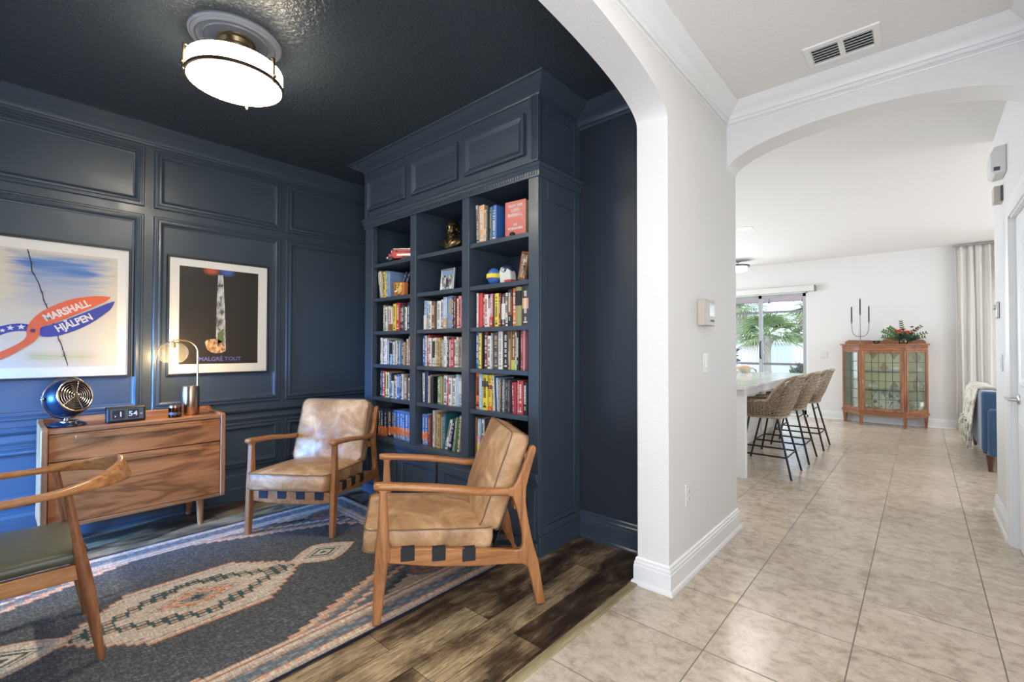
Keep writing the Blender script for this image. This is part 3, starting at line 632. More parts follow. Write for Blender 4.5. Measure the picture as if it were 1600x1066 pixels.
# ------------------------------------------------------------------ books
CO = dict(white=(0.66, 0.65, 0.62), cream=(0.62, 0.56, 0.43), red=(0.50, 0.045, 0.04), crimson=(0.40, 0.035, 0.07), maroon=(0.16, 0.03, 0.025), orange=(0.72, 0.17, 0.05), peach=(0.70, 0.36, 0.18),
    yellow=(0.72, 0.56, 0.05), green=(0.15, 0.26, 0.10), olive=(0.30, 0.28, 0.12), blue=(0.04, 0.14, 0.42), skyblue=(0.30, 0.48, 0.66), steel=(0.18, 0.28, 0.46), navyblue=(0.015, 0.03, 0.09),
    black=(0.015, 0.015, 0.017), charcoal=(0.06, 0.06, 0.065), grey=(0.30, 0.30, 0.30), brown=(0.20, 0.09, 0.04), tan=(0.46, 0.33, 0.19), gold=(0.46, 0.31, 0.10), pink=(0.62, 0.22, 0.28), lilac=(0.48, 0.46, 0.60), teal=(0.02, 0.12, 0.15), lime=(0.45, 0.50, 0.10))
NAMEC = dict(skyblue='pale blue', steel='steel blue', navyblue='navy', lime='lime green', lilac='pale lilac')
BM = {k: mat('cover_'+k, c, 0.45) for k, c in CO.items()}
def book(x0, zb, th, h, colr, yf, dep, ink=None, band=None, lean=0.0, label='', group='', title=None):
    mb = MB(); cvr = 0.003
    mb.box(0, th, 0, dep, 0, 0.003) if False else None
    mb.box(0, cvr, 0.002, dep, 0, h, 0); mb.box(th-cvr, th, 0.002, dep, 0, h, 0)
    n = 5; pr_ = [(0, 0.002)] + [(th*k/n, 0.002-0.004*math.sin(PI*k/n)) for k in range(1, n)] + [(th, 0.002), (th, 0.005), (0, 0.005)]
    mb.prism(pr_, 0, h, 'z', 0)
    mb.box(cvr, th-cvr, 0.005, dep-0.006, 0.004, h-0.005, 1)
    mats = [BM[colr], pages]
    fy = -0.0024
    if band:
        for (bc_, z0, z1) in band:
            mats.append(BM[bc_]); mb.box(-0.0005, th+0.0005, fy-0.0006, 0.006, h*z0, h*z1, len(mats)-1)
    if ink and th > 0.011:
        mats.append(BM[ink]); mi = len(mats)-1; rr = random.Random(int(x0*1e4+zb*100))
        z = h*0.90; w_ = th*rr.uniform(0.30, 0.5); c = th/2
        end = h*rr.uniform(0.28, 0.42)
        while z > end:
            l = rr.uniform(0.0035, 0.008)
            if rr.random() > 0.16: mb.box(c-w_/2, c+w_/2, fy-0.0009, fy+0.003, z-l, z, mi)
            z -= l+0.0028
        if rr.random() > 0.3: mb.box(c-w_*0.7, c+w_*0.7, fy-0.0009, fy+0.003, h*0.07, h*0.11, mi)
        z = h*rr.uniform(0.2, 0.26)
        for q in range(3):
            mb.box(c-w_/3, c+w_/3, fy-0.0009, fy+0.003, z-0.005, z, mi); z -= 0.0085
    o = obj('book', mb, mats, None, smooth=30, loc=(x0, yf, zb+0.0004), rot=(0, lean, 0))
    tag(o, label, 'book', group); return o
BAYN = ['left', 'middle', 'right']
ROWN = {0: 'top shelf', 1: 'second shelf', 2: 'third shelf', 3: 'fourth shelf', 4: 'fifth shelf', 5: 'bottom shelf'}
ORD = ['first', 'second', 'third', 'fourth', 'fifth', 'sixth', 'seventh', 'eighth', 'ninth', 'tenth', 'eleventh', 'twelfth', 'thirteenth', 'fourteenth', 'fifteenth', 'sixteenth', 'seventeenth', 'eighteenth', 'nineteenth', 'twentieth']
def row(bay, lvl, start, items, scale=1.0, yf=None, dep=0.16):
    """items: (colour, thickness, height, ink, band, lean, words)"""
    x = start; zb = LV[lvl]; n = len(items); pl = 0.0; ph_ = 0.0
    # fit into the bay
    for i, it in enumerate(items):
        colr, th, h = it[0], it[1]*scale, it[2]; ink = it[3] if len(it) > 3 else None; band = it[4] if len(it) > 4 else None
        lean = it[5] if len(it) > 5 and it[5] else 0.0; words = it[6] if len(it) > 6 else None
        cn = NAMEC.get(colr, colr)
        if i > 0: x += max(0.0, min(ph_, h)*(math.tan(pl)-math.tan(lean)))
        pl, ph_ = lean, h
        size = 'thin ' if th < 0.018 else ('thick ' if th > 0.042 else '')
        if words: lab = words
        elif i == 0: lab = f'{size}{cn} book, first at the left end of the {BAYN[bay]} bay {ROWN[lvl]}'
        elif i == n-1: lab = f'{size}{cn} book at the right end of the {BAYN[bay]} bay {ROWN[lvl]}'
        else: lab = f'{size}{cn} book, {ORD[i]} from the left on the {BAYN[bay]} bay {ROWN[lvl]}'
        rr = random.Random(i*7+bay*31+lvl*101)
        y = (BY+0.045 if yf is None else yf) + rr.uniform(-0.006, 0.012)
        if lean > 0:   # top leans to the right: pivots on its lower right corner
            book(x, zb+math.sin(lean)*th if False else zb+abs(math.sin(lean))*th, th, h, colr, y, dep, ink, band, lean, lab, f'books on the {ROWN[lvl]} of the {BAYN[bay]} bay')
            x += th/math.cos(lean)+0.001
        elif lean < 0:
            book(x, zb, th, h, colr, y, dep, ink, band, lean, lab, f'books on the {ROWN[lvl]} of the {BAYN[bay]} bay')
            x += th/math.cos(lean)+0.001
        else:
            book(x, zb, th, h, colr, y, dep, ink, band, 0, lab, f'books on the {ROWN[lvl]} of the {BAYN[bay]} bay')
            x += th+0.0012
    return x
D_, W_, K_ = 'charcoal', 'white', 'black'
# left bay
row(0, 1, -3.50, [('charcoal', .020, .240, W_, [('white', .5, .95)], -0.10), ('cream', .018, .235, D_, None, -0.10), ('brown', .016, .232, W_, None, -0.10), ('yellow', .036, .225, D_, None, -0.07), ('steel', .030, .228, W_, None, -0.06), ('steel', .034, .222, 'cream', None, -0.05)], 1.0)
row(0, 2, -3.455, [('olive', .036, .222, W_), ('white', .030, .205, D_), ('white', .038, .210, D_, [('tan', .0, .35)]), ('white', .040, .196, 'red', [('brown', .02, .3)]), ('yellow', .046, .226, 'charcoal'), ('red', .052, .232, W_), ('black', .030, .215, W_), ('charcoal', .034, .205, W_), ('white', .030, .190, D_), ('navyblue', .040, .228, W_), ('steel', .030, .235, W_)])
row(0, 3, -3.475, [('cream', .034, .225, D_), ('white', .028, .215, D_), ('white', .030, .218, 'grey'), ('grey', .028, .205, W_), ('brown', .024, .2, W_, [('black', .0, .6)]), ('skyblue', .028, .192, K_, [('black', .45, .95)]), ('white', .022, .19, D_), ('tan', .032, .198, W_), ('cream', .022, .2, D_), ('charcoal', .024, .188, W_), ('steel', .024, .194, W_), ('black', .026, .2, W_), ('tan', .024, .185, D_), ('black', .022, .2, 'tan'), ('cream', .024, .21, D_), ('white', .024, .23, 'red'), ('white', .024, .225, D_)], 0.95)
row(0, 4, -3.47, [('black', .024, .225, W_), ('red', .036, .222, W_), ('yellow', .022, .215, D_), ('cream', .030, .21, D_), ('charcoal', .022, .205, W_), ('white', .034, .14, D_), ('tan', .026, .19, D_), ('cream', .022, .18, D_), ('blue', .038, .200, W_), ('black', .020, .205, W_), ('cream', .028, .205, K_), ('grey', .022, .16, W_), ('brown', .026, .195, W_), ('white', .030, .175, D_), ('white', .030, .175, 'grey')], 1.05)
row(0, 5, -3.50, [('navyblue', .038, .225, 'cream', [('orange', .0, .34)])]*3 + [('black', .03, .235, 'gold')] + [('steel' if k > 1 else 'navyblue', .039, .230, 'cream', [('orange', .16, .42), ('blue', .42, .98)] if k > 1 else [('orange', .1, .38)]) for k in range(8)], 1.0)
# middle bay
row(1, 2, -2.885, [('steel', .030, .225, W_, [('white', .0, .5)]), ('grey', .028, .222, D_, [('skyblue', .5, 1)]), ('white', .034, .215, D_), ('brown', .040, .210, 'cream'), ('charcoal', .012, .205, None), ('white', .048, .212, 'grey'), ('lilac', .024, .22, D_), ('skyblue', .044, .236, 'white', [('tan', .0, .35)]), ('steel', .064, .240, 'gold'), ('black', .018, .23, W_), ('maroon', .020, .23, 'cream'), ('cream', .018, .215, 'red'), ('pink', .028, .232, 'maroon'), ('crimson', .018, .23, W_)], 1.02)
row(1, 3, -2.905, [('blue', .034, .235, W_), ('white', .020, .235, 'blue'), ('red', .034, .238, W_), ('white', .032, .215, D_), ('white', .022, .212, D_, [('black', .3, .9)]), ('cream', .022, .218, 'brown'), ('tan', .022, .215, D_), ('gold', .024, .215, D_), ('brown', .024, .215, 'cream'), ('grey', .022, .2, W_), ('white', .034, .224, 'grey'), ('charcoal', .022, .218, W_), ('pink', .018, .2, W_), ('red', .028, .212, W_), ('white', .026, .2, D_), ('cream', .020, .218, D_), ('tan', .020, .205, D_), ('grey', .018, .218, D_), ('cream', .022, .205, 'green'), ('white', .018, .215, D_)], 1.0)
row(1, 4, -2.902, [('white', .034, .225, 'grey', None, -0.05), ('navyblue', .044, .240, None, None, 0), ('cream', .014, .205, D_), ('tan', .016, .214, D_), ('black', .030, .20, None)], 1.0)
row(1, 4, -2.725, [('green', .030, .2, W_), ('green', .020, .21, 'cream'), ('olive', .018, .204, None), ('white', .038, .215, 'navyblue'), ('crimson', .024, .185, W_), ('white', .034, .20, 'charcoal'), ('white', .028, .2, D_), ('skyblue', .034, .228, W_), ('grey', .034, .225, W_, [('white', .4, .8)]), ('charcoal', .026, .215, 'orange')], 1.07)
row(1, 5, -2.898, [('steel', .030, .232, W_, [('orange', .16, .42), ('blue', .42, .98)]), ('steel', .030, .232, W_, [('orange', .16, .42), ('blue', .42, .98)]), ('steel', .018, .240, W_), ('maroon', .034, .232, 'gold'), ('white', .022, .272, 'steel'), ('cream', .018, .24, D_), ('gold', .026, .255, D_), ('tan', .014, .24, None), ('gold', .020, .25, D_), ('grey', .014, .23, None), ('teal', .036, .262, 'grey')], 1.0, None, 0.22)
row(1, 5, -2.635, [('white', .026, .225, D_, None, 0.27), ('navyblue', .026, .225, W_, [('white', .1, .2)], 0.25), ('grey', .018, .23, D_, None, 0.16), ('green', .016, .25, W_, None, 0.13), ('cream', .020, .26, D_, None, 0.10)], 1.0, None, 0.19)
# right bay
row(2, 0, -2.308, [('grey', .012, .275, 'charcoal', None, -0.04), ('white', .012, .272, D_, None, -0.04), ('grey', .012, .27, D_, None, -0.04), ('peach', .052, .262, 'white', None, -0.03), ('cream', .014, .222, D_), ('charcoal', .018, .245, 'gold'), ('teal', .026, .235, 'gold'), ('blue', .040, .240, W_)], 1.0, None, 0.2)
row(2, 2, -2.300, [('white', .018, .238, 'grey'), ('red', .038, .234, None), ('crimson', .014, .225, W_), ('white', .030, .222, 'red'), ('black', .018, .215, W_, [('white', .0, .6)]), ('pink', .024, .222, 'white', [('red', .0, .3)]), ('black', .010, .215, None), ('yellow', .034, .222, D_), ('maroon', .020, .218, 'cream'), ('charcoal', .026, .215, W_, [('white', .22, .7)]), ('white', .022, .220, D_), ('black', .034, .240, W_, [('brown', .3, .8)]), ('orange', .032, .245, 'white'), ('olive', .044, .248, None, [('black', .52, .9)]), ('charcoal', .046, .255, W_, [('peach', .42, .68)])], 1.10)
row(2, 3, -2.304, [('blue', .030, .25, W_), ('yellow', .026, .242, D_), ('black', .014, .25, None), ('maroon', .030, .25, W_), ('white', .028, .222, D_), ('grey', .016, .24, W_), ('charcoal', .042, .246, 'tan'), ('white', .034, .250, 'grey'), ('black', .044, .25, W_), ('tan', .016, .25, D_, [('brown', .8, 1)]), ('brown', .034, .25, 'cream', [('lime', .0, .25)]), ('cream', .012, .24, D_), ('black', .020, .25, W_), ('brown', .026, .25, 'pink'), ('pink', .014, .255, None)], 1.12)
row(2, 4, -2.308, [('orange', .040, .250, K_), ('skyblue', .030, .242, W_), ('yellow', .050, .238, K_, [('charcoal', .66, .82)]), ('yellow', .030, .236, 'red', [('charcoal', .6, .72), ('orange', .0, .12)]), ('cream', .022, .238, 'charcoal', None, -0.05), ('navyblue', .018, .23, None, None, -0.05), ('skyblue', .018, .222, W_, None, -0.05), ('tan', .012, .212, D_), ('charcoal', .014, .215, 'tan'), ('grey', .013, .215, W_), ('charcoal', .013, .215, 'grey'), ('black', .014, .212, 'grey'), ('grey', .013, .213, K_), ('charcoal', .016, .214, 'grey'), ('red', .020, .195, W_, None, -0.04), ('crimson', .022, .2, None), ('peach', .018, .212, 'white'), ('red', .038, .210, W_), ('black', .034, .205, W_)], 1.0)
row(2, 5, -2.30, [('brown', .020, .27, None), ('skyblue', .030, .262, W_, [('pink', .4, .55), ('yellow', .1, .38)]), ('white', .026, .26, D_), ('black', .050, .262, None), ('charcoal', .040, .25, W_), ('black', .036, .24, 'grey')], 1.0, None, 0.22)

# the red baseball book standing cover out
t = thing('cover_out_book', 'large red book with white title lettering facing out on the top right shelf', 'book', (-2.045, BY+0.065, LV[0]), math.radians(6), 'books on the top shelf of the right bay')
redm = mat('red_jacket', (0.52, 0.06, 0.045), 0.4)
f = MB(); f.box(0, 0.165, 0, 0.003, 0, 0.240); f.box(0, 0.165, 0.038, 0.041, 0, 0.240); f.prism([(0, 0), (-0.005, 0.010), (-0.006, 0.020), (-0.005, 0.031), (0, 0.041), (0.004, 0.041), (0.004, 0)], 0, 0.24, 'z'); obj('jacket', f, redm, t)
obj('pages', MB().box(0.004, 0.160, 0.003, 0.038, 0.004, 0.236), pages, t)
def wtext(body, size, x, z, par, m_, sx=1.0): return text('title', body, size, m_, par, M=Matrix.Translation((x, -0.001, z)) @ Matrix.Rotation(PI/2, 4, 'X'), sx=sx, bold=0.0006)
for s_, sz, z in (('WHY WE', .027, .208), ('LOVE', .027, .178), ('BASEBALL', .027, .148), ('JOE', .020, .085), ('POSNANSKI', .022, .060)): wtext(s_, sz, 0.083, z, t, BM['white'])
t = thing('dark_round_ornament', 'tiny black glossy ornament in front of the red cover-out book', 'ornament', (-1.955, BY+0.035, LV[0]))
obj('ornament_body', MB().sphere((0, 0, 0.014), 0.016, sc=(1.3, 1, 0.9)), black, t)
obj('ornament_base', MB().lathe([(0.014, 0), (0.016, 0.003), (0.008, 0.006)], 16), dkp, t)

# ------------------------------------------------------------------ ornaments on the shelves
# toy fire engine
t = thing('toy_fire_truck', 'small red and silver toy truck on the top shelf', 'toy truck', (-3.245, BY+0.060, LV[0]), math.radians(35))
chrome = mat('silver_toy', (0.5, 0.5, 0.5), 0.3, 0.9); redt = mat('red_toy', (0.42, 0.03, 0.03), 0.35)
f = MB(); f.box(-0.04, 0.13, -0.035, 0.035, 0.022, 0.075); f.box(0.0, 0.13, -0.030, 0.030, 0.075, 0.095); obj('body', f, redt, t, bevel=0.004)
f = MB(); f.box(-0.075, -0.035, -0.033, 0.033, 0.020, 0.060); f.box(-0.05, -0.005, -0.03, 0.03, 0.060, 0.092); obj('cab', f, redt, t, bevel=0.006)
obj('windscreen', MB().box(-0.052, -0.046, -0.026, 0.026, 0.063, 0.087), chrome, t)
obj('bumper', MB().box(-0.088, -0.075, -0.036, 0.036, 0.014, 0.034), chrome, t, bevel=0.002)
obj('grille', MB().box(-0.0775, -0.0745, -0.022, 0.022, 0.036, 0.056), black, t)
obj('side_stripe', MB().box(0.0, 0.125, -0.0362, -0.0345, 0.042, 0.056), chrome, t)
obj('hose_deck', MB().box(0.01, 0.12, -0.022, 0.022, 0.0945, 0.099), black, t)
f = MB()
for y in (-0.016, 0.016): f.box(-0.04, 0.13, y-0.002, y+0.002, 0.100, 0.104)
for k in range(9): f.box(-0.036+k*0.02, -0.033+k*0.02, -0.016, 0.016, 0.100, 0.104)
obj('ladder', f, chrome, t)
for x in (-0.05, 0.06, 0.10):
    for y in (-0.036, 0.036):
        s = MB(); s.lathe([(0.002, -0.008), (0.018, -0.008), (0.020, 0), (0.018, 0.008), (0.002, 0.008)], 18, 0, Matrix.Translation((x, y, 0.020)) @ Matrix.Rotation(PI/2, 4, 'X')); obj('wheel', s, black, t)

# bronze bust
t = thing('bronze_bust', 'dark bronze bust of a person in a coat, face turned aside', 'bust', (-2.600, BY+0.09, LV[0]), math.radians(12))
t.scale = (1.22, 1.15, 1.06)
def el(mb, rings, n=24, M=None):
    rs = []
    for (z, rx, ry, cx, cyy) in rings: rs.append([(cx+rx*math.cos(2*PI*i/n), cyy+ry*math.sin(2*PI*i/n), z) for i in range(n)])
    mb.ring(rs, True, True, 0, M)
f = MB(); f.lathe([(0.034, 0), (0.036, 0.006), (0.028, 0.012), (0.026, 0.022)], 28); obj('pedestal', f, bronze, t)
f = MB(); el(f, [(0.006, .028, .022, 0, -0.012), (0.018, .050, .032, 0, -0.012), (0.036, .072, .040, 0, -0.008), (0.056, .086, .043, 0, -0.002), (0.072, .088, .041, 0, 0.002), (0.086, .074, .038, 0, 0.004), (0.096, .046, .034, 0, 0.002), (0.104, .031, .030, 0, -0.002), (0.122, .027, .027, 0, -0.004)])
for sgn in (1, -1): f.tube([(sgn*0.030, -0.012, 0.106), (sgn*0.026, -0.038, 0.080), (sgn*0.012, -0.048, 0.050), (0, -0.045, 0.026)], [0.008, 0.009, 0.007, 0.004], 8)
f.tube([(0.031*math.cos(k*PI/8), -0.003+0.031*math.sin(k*PI/8), 0.108) for k in range(16)], 0.007, 8, wrap=True, cap=False)
obj('coat_torso', f, bronze, t)
f = MB(); el(f, [(0.113, .010, .012, 0, -0.020), (0.119, .022, .024, 0, -0.014), (0.130, .029, .035, 0, -0.008), (0.145, .033, .040, 0, -0.003), (0.160, .035, .042, 0, 0), (0.175, .036, .044, 0, 0.002), (0.190, .033, .041, 0, 0.004), (0.202, .024, .031, 0, 0.006), (0.208, .010, .014, 0, 0.007)])
f.add([(-0.007, -0.038, 0.146), (0.007, -0.038, 0.146), (0.0, -0.056, 0.148), (0.0, -0.040, 0.170), (0, -0.036, 0.144)], [(0, 2, 3), (1, 3, 2), (0, 4, 2), (4, 1, 2), (0, 3, 4), (4, 3, 1)])
for sgn in (1, -1): f.sphere((sgn*0.013, -0.036, 0.167), 0.006, 10, 6); f.sphere((sgn*0.036, 0.004, 0.155), 0.009, 10, 6, sc=(0.5, 1, 1.5)); f.tube([(sgn*0.006, -0.044, 0.176), (sgn*0.022, -0.038, 0.176)], 0.0035, 6)
f.tube([(-0.012, -0.040, 0.136), (0, -0.044, 0.137), (0.012, -0.040, 0.136)], 0.0035, 6); f.sphere((0, -0.036, 0.122), 0.009, 10, 6)
obj('head', f, bronze, t)
f = MB(); el(f, [(0.150, .034, .030, 0, 0.022), (0.170, .039, .040, 0, 0.014), (0.188, .038, .046, 0, 0.008), (0.203, .030, .038, 0, 0.008), (0.213, .014, .020, 0, 0.008)])
for k in range(12):
    a = -0.3+k*0.34; f.sphere((0.033*math.cos(a), 0.012+0.034*math.sin(a), 0.148+0.006*math.sin(k*2.1)), 0.012, 10, 6)
obj('hair', f, bronze, t)

# tiger keepsake block, dark books leaning behind it
t = thing('tiger_keepsake', 'orange keepsake block with a small striped cat face', 'ornament', (-3.20, BY+0.035, LV[1]), math.radians(-5))
orm = mat('orange_glaze', (0.50, 0.17, 0.05), 0.35); tig = mat('tiger_yellow', (0.62, 0.42, 0.12), 0.4)
f = MB(); f.prism([(-0.085, 0), (0.075, 0), (0.08, 0.105), (0.0, 0.118), (-0.095, 0.125)], 0.0, 0.045, 'y'); obj('block', f, orm, t, bevel=0.006)
f = MB(); f.sphere((0.01, -0.005, 0.055), 0.045, sc=(1.1, 0.45, 1.0)); f.sphere((0.01, -0.022, 0.040), 0.020, sc=(1.1, 0.7, .8))
for s_ in (1, -1): f.sphere((0.01+s_*0.036, 0, 0.094), 0.014, 12, 8)
p = obj('face', f, tig, t)
f = MB()
for s_ in (1, -1):
    f.sphere((0.01+s_*0.018, -0.022, 0.064), 0.006, 10, 6)
    for k in range(3): f.box(0.01+s_*(0.022+k*0.006)-0.002, 0.01+s_*(0.022+k*0.006)+0.002, -0.022+k*0.003, -0.016+k*0.003, 0.072-k*0.012, 0.090-k*0.014)
f.sphere((0.01, -0.036, 0.048), 0.006, 10, 6); obj('markings', f, black, p)
f = MB(); f.sphere((0.01, -0.034, 0.034), 0.012, 12, 8, sc=(1.4, 0.5, .8)); obj('muzzle', f, BM['white'], p)
for k, (cn, a) in enumerate((('navyblue', -0.62), ('black', -0.50))):
    o = book(-3.275+k*0.045, LV[1]+0.0, 0.026, 0.215, cn, BY+0.10, 0.16, 'grey', None, 0.0, '', '')
    o.rotation_euler = (0, 0.42+k*0.06, 0); o.location = (-3.290+k*0.040, BY+0.10, LV[1]+0.002+0.028*math.sin(0.45))
    tag(o, ['navy book slumped over behind the orange cat keepsake', 'black book slumped against the divider behind the orange cat keepsake'][k], 'book', 'books on the second shelf of the left bay')

# silver photo frame
def photo_cols(nm, seed, cs):
    m = mat(nm, cs[1], 0.25); v = coords(m, (18, 18, 9)); g = noise_tex(m, v, 2.2, 4, 0.6, 0.4); base(m, ramp(m, g, [(0.36, cs[0]), (0.48, cs[1]), (0.62, cs[2])])); return m
ph1 = photo_cols('photo_street', 1, [(0.05, 0.06, 0.08), (0.35, 0.35, 0.35), (0.75, 0.75, 0.75)]); ph2 = photo_cols('photo_sepia', 2, [(0.06, 0.045, 0.03), (0.34, 0.27, 0.18), (0.7, 0.62, 0.48)])
t = thing('silver_photo_frame', 'silver picture frame with a street photo on the middle bay', 'photo frame', (-2.64, BY+0.075, LV[1]))
M_ = Matrix.Rotation(-0.10, 4, 'X')
f = MB(); f.frame((-0.085, 0, 0), (1, 0, 0), (0, 0, 1), (0, -1, 0), 0.155, 0.172, [(0, -0.012), (0, 0.002), (0.004, 0.006), (0.012, 0.006), (0.016, 0.001)]); f.v = [M_ @ v_ for v_ in f.v]; obj('frame', f, mat('silver', (0.55, 0.55, 0.53), 0.3, 0.8), t)
f = MB(); f.box(-0.07, 0.055, -0.001, 0.001, 0.014, 0.158, 0, M_); p = obj('photograph', f, ph1, t)
f = MB(); f.box(-0.07, 0.055, -0.0025, -0.001, 0.12, 0.158, 0, M_); obj('sky_strip', f, BM['steel'], p)
f = MB(); f.box(-0.018, -0.006, -0.003, -0.001, 0.03, 0.10, 0, M_); f.box(0.0, 0.01, -0.003, -0.001, 0.03, 0.085, 0, M_); f.sphere((-0.012, -0.012, 0.108), 0.007, 8, 6); obj('figures', f, black, p)
f = MB(); f.prism([(0.01, 0.0), (0.075, 0.0), (0.012, 0.14)], -0.015, 0.015, 'x'); obj('easel_back', f, dkp, t)
t = thing('brown_photo_frame', 'narrow brown frame with two sepia portraits tilted on the shelf', 'photo frame', (-1.925, BY+0.09, LV[1]), math.radians(-18))
M_ = Matrix.Rotation(-0.05, 4, 'X') @ Matrix.Rotation(0.22, 4, 'Y')
f = MB(); f.frame((-0.045, 0, 0.012), (1, 0, 0), (0, 0, 1), (0, -1, 0), 0.09, 0.185, [(0, -0.010), (0, 0.004), (0.005, 0.008), (0.013, 0.005), (0.015, 0.0)]); f.v = [M_ @ v_ for v_ in f.v]; obj('frame', f, mahog, t)
for z in (0.030, 0.108): obj('photograph', MB().box(-0.030, 0.030, -0.002, 0.001, z, z+0.072, 0, M_), ph2, t)
f = MB(); f.prism([(0.01, 0.0), (0.075, 0.0), (0.012, 0.14)], -0.012, 0.012, 'x'); obj('easel_back', f, dkp, t)
t = thing('painted_helmet', 'small blue helmet ornament with a yellow band', 'ornament', (-2.155, BY+0.075, LV[1]))
f = MB(); f.sphere((0, 0, 0.058), 0.05, 24, 14, sc=(1.0, 0.9, 1.15)); obj('shell', f, BM['blue'], t)
f = MB(); f.lathe([(0.050, 0.044), (0.0535, 0.046), (0.0525, 0.072), (0.046, 0.076)], 28, cap=False); obj('yellow_band', f, BM['yellow'], t)
t2 = thing('star_cap', 'small cap ornament with white star over red and white panels', 'ornament', (-2.055, BY+0.105, LV[1]))
f = MB(); f.prism([(-0.045, 0), (0.055, 0), (0.045, 0.075), (0.02, 0.115), (-0.04, 0.118), (-0.055, 0.08)], -0.035, 0.035, 'y'); obj('cap_body', f, BM['white'], t2, bevel=0.014, seg=3)
f = MB(); f.sphere((-0.005, 0, 0.094), 0.048, 20, 12, sc=(1.0, 0.85, 0.72)); q = obj('blue_crown', f, BM['navyblue'], t2)
def star(mb, cx, cz, r, y0, y1, mi=0, M=None, rot=0):
    mb.prism([(cx+(r if k % 2 == 0 else r*0.4)*math.sin(k*PI/5+rot), cz+(r if k % 2 == 0 else r*0.4)*math.cos(k*PI/5+rot)) for k in range(10)], y0, y1, 'y', mi, M)
f = MB(); star(f, -0.005, 0.092, 0.016, -0.044, -0.036); obj('white_star', f, BM['white'], q)
f = MB(); f.box(0.0, 0.058, -0.038, 0.03, 0.0, 0.026); obj('red_stripe', f, BM['red'], t2, bevel=0.004)

# ================================================================== LAMP ON THE STUDY CEILING
LC = (-2.640, 0.816)
t = thing('ceiling_light', 'round opal glass drum light with bronze band on the dark ceiling', 'ceiling light', (LC[0], LC[1], 0))
DZ_ = -0.042
med = mat('pale_grey_medallion', (0.24, 0.25, 0.28), 0.45)
f = MB(); f.lathe([(0.001, 2.85), (0.212, 2.85), (0.212, 2.842), (0.204, 2.834), (0.198, 2.838), (0.192, 2.830), (0.184, 2.826), (0.176, 2.834), (0.150, 2.836), (0.146, 2.830), (0.140, 2.834), (0.001, 2.834)], 64, c=(-0.012, 0.004)); obj('ceiling_medallion', f, med, t, smooth=25)
f = MB(); f.lathe([(0.001, 2.834), (0.088, 2.834), (0.088, 2.826), (0.078, 2.820), (0.072, 2.800), (0.066, 2.796), (0.062, 2.770), (0.058, 2.766), (0.058, 2.740), (0.030, 2.736), (0.030, 2.695)], 40); obj('canopy', f, brass, t, smooth=25)
f = MB(); f.lathe([(0.001, 2.7425), (0.208, 2.7425), (0.210, 2.744), (0.208, 2.7455), (0.001, 2.7455)], 64); f.v = [v_+Vector((0, 0, DZ_)) for v_ in f.v]; obj('top_plate', f, mat('white_top_plate', (0.6, 0.58, 0.54), 0.5), t)
f = MB(); f.lathe([(0.209, 2.742), (0.216, 2.738), (0.218, 2.73), (0.218, 2.652), (0.214, 2.652)], 64, cap=False); f.v = [v_+Vector((0, 0, DZ_)) for v_ in f.v]; obj('glass_drum', f, glow_side, t)
f = MB(); f.lathe([(0.001, 2.632), (0.10, 2.633), (0.18, 2.637), (0.212, 2.648), (0.214, 2.655), (0.001, 2.656)], 64); f.v = [v_+Vector((0, 0, DZ_)) for v_ in f.v]; obj('lower_diffuser', f, glow, t)
f = MB(); f.lathe([(0.214, 2.650), (0.222, 2.650), (0.222, 2.664), (0.219, 2.664), (0.214, 2.662)], 64, cap=False); f.ring([[(r*math.cos(2*PI*i/64), r*math.sin(2*PI*i/64), z) for i in range(64)] for r, z in ((0.213, 2.648), (0.223, 2.648), (0.223, 2.665), (0.213, 2.665))], True, False, wrap=True); f.v = [v_+Vector((0, 0, DZ_)) for v_ in f.v]; obj('bronze_band', f, dbronze, t, smooth=30)
for a in (math.radians(-91), math.radians(29), math.radians(149)):
    M = Matrix.Rotation(a, 4, 'Z')
    f = MB(); f.box(0.222, 0.230, -0.007, 0.007, 2.640, 2.760, 0, M); f.box(0.10, 0.230, -0.006, 0.006, 2.754, 2.760, 0, M); f.sphere((0.234, 0, 2.664), 0.009, 12, 8, 0, M); f.sphere((0.229, 0, 2.636), 0.006, 10, 6, 0, M)
    f.v = [v_+Vector((0, 0, DZ_)) for v_ in f.v]; obj('strap_bracket', f, dbronze, t)


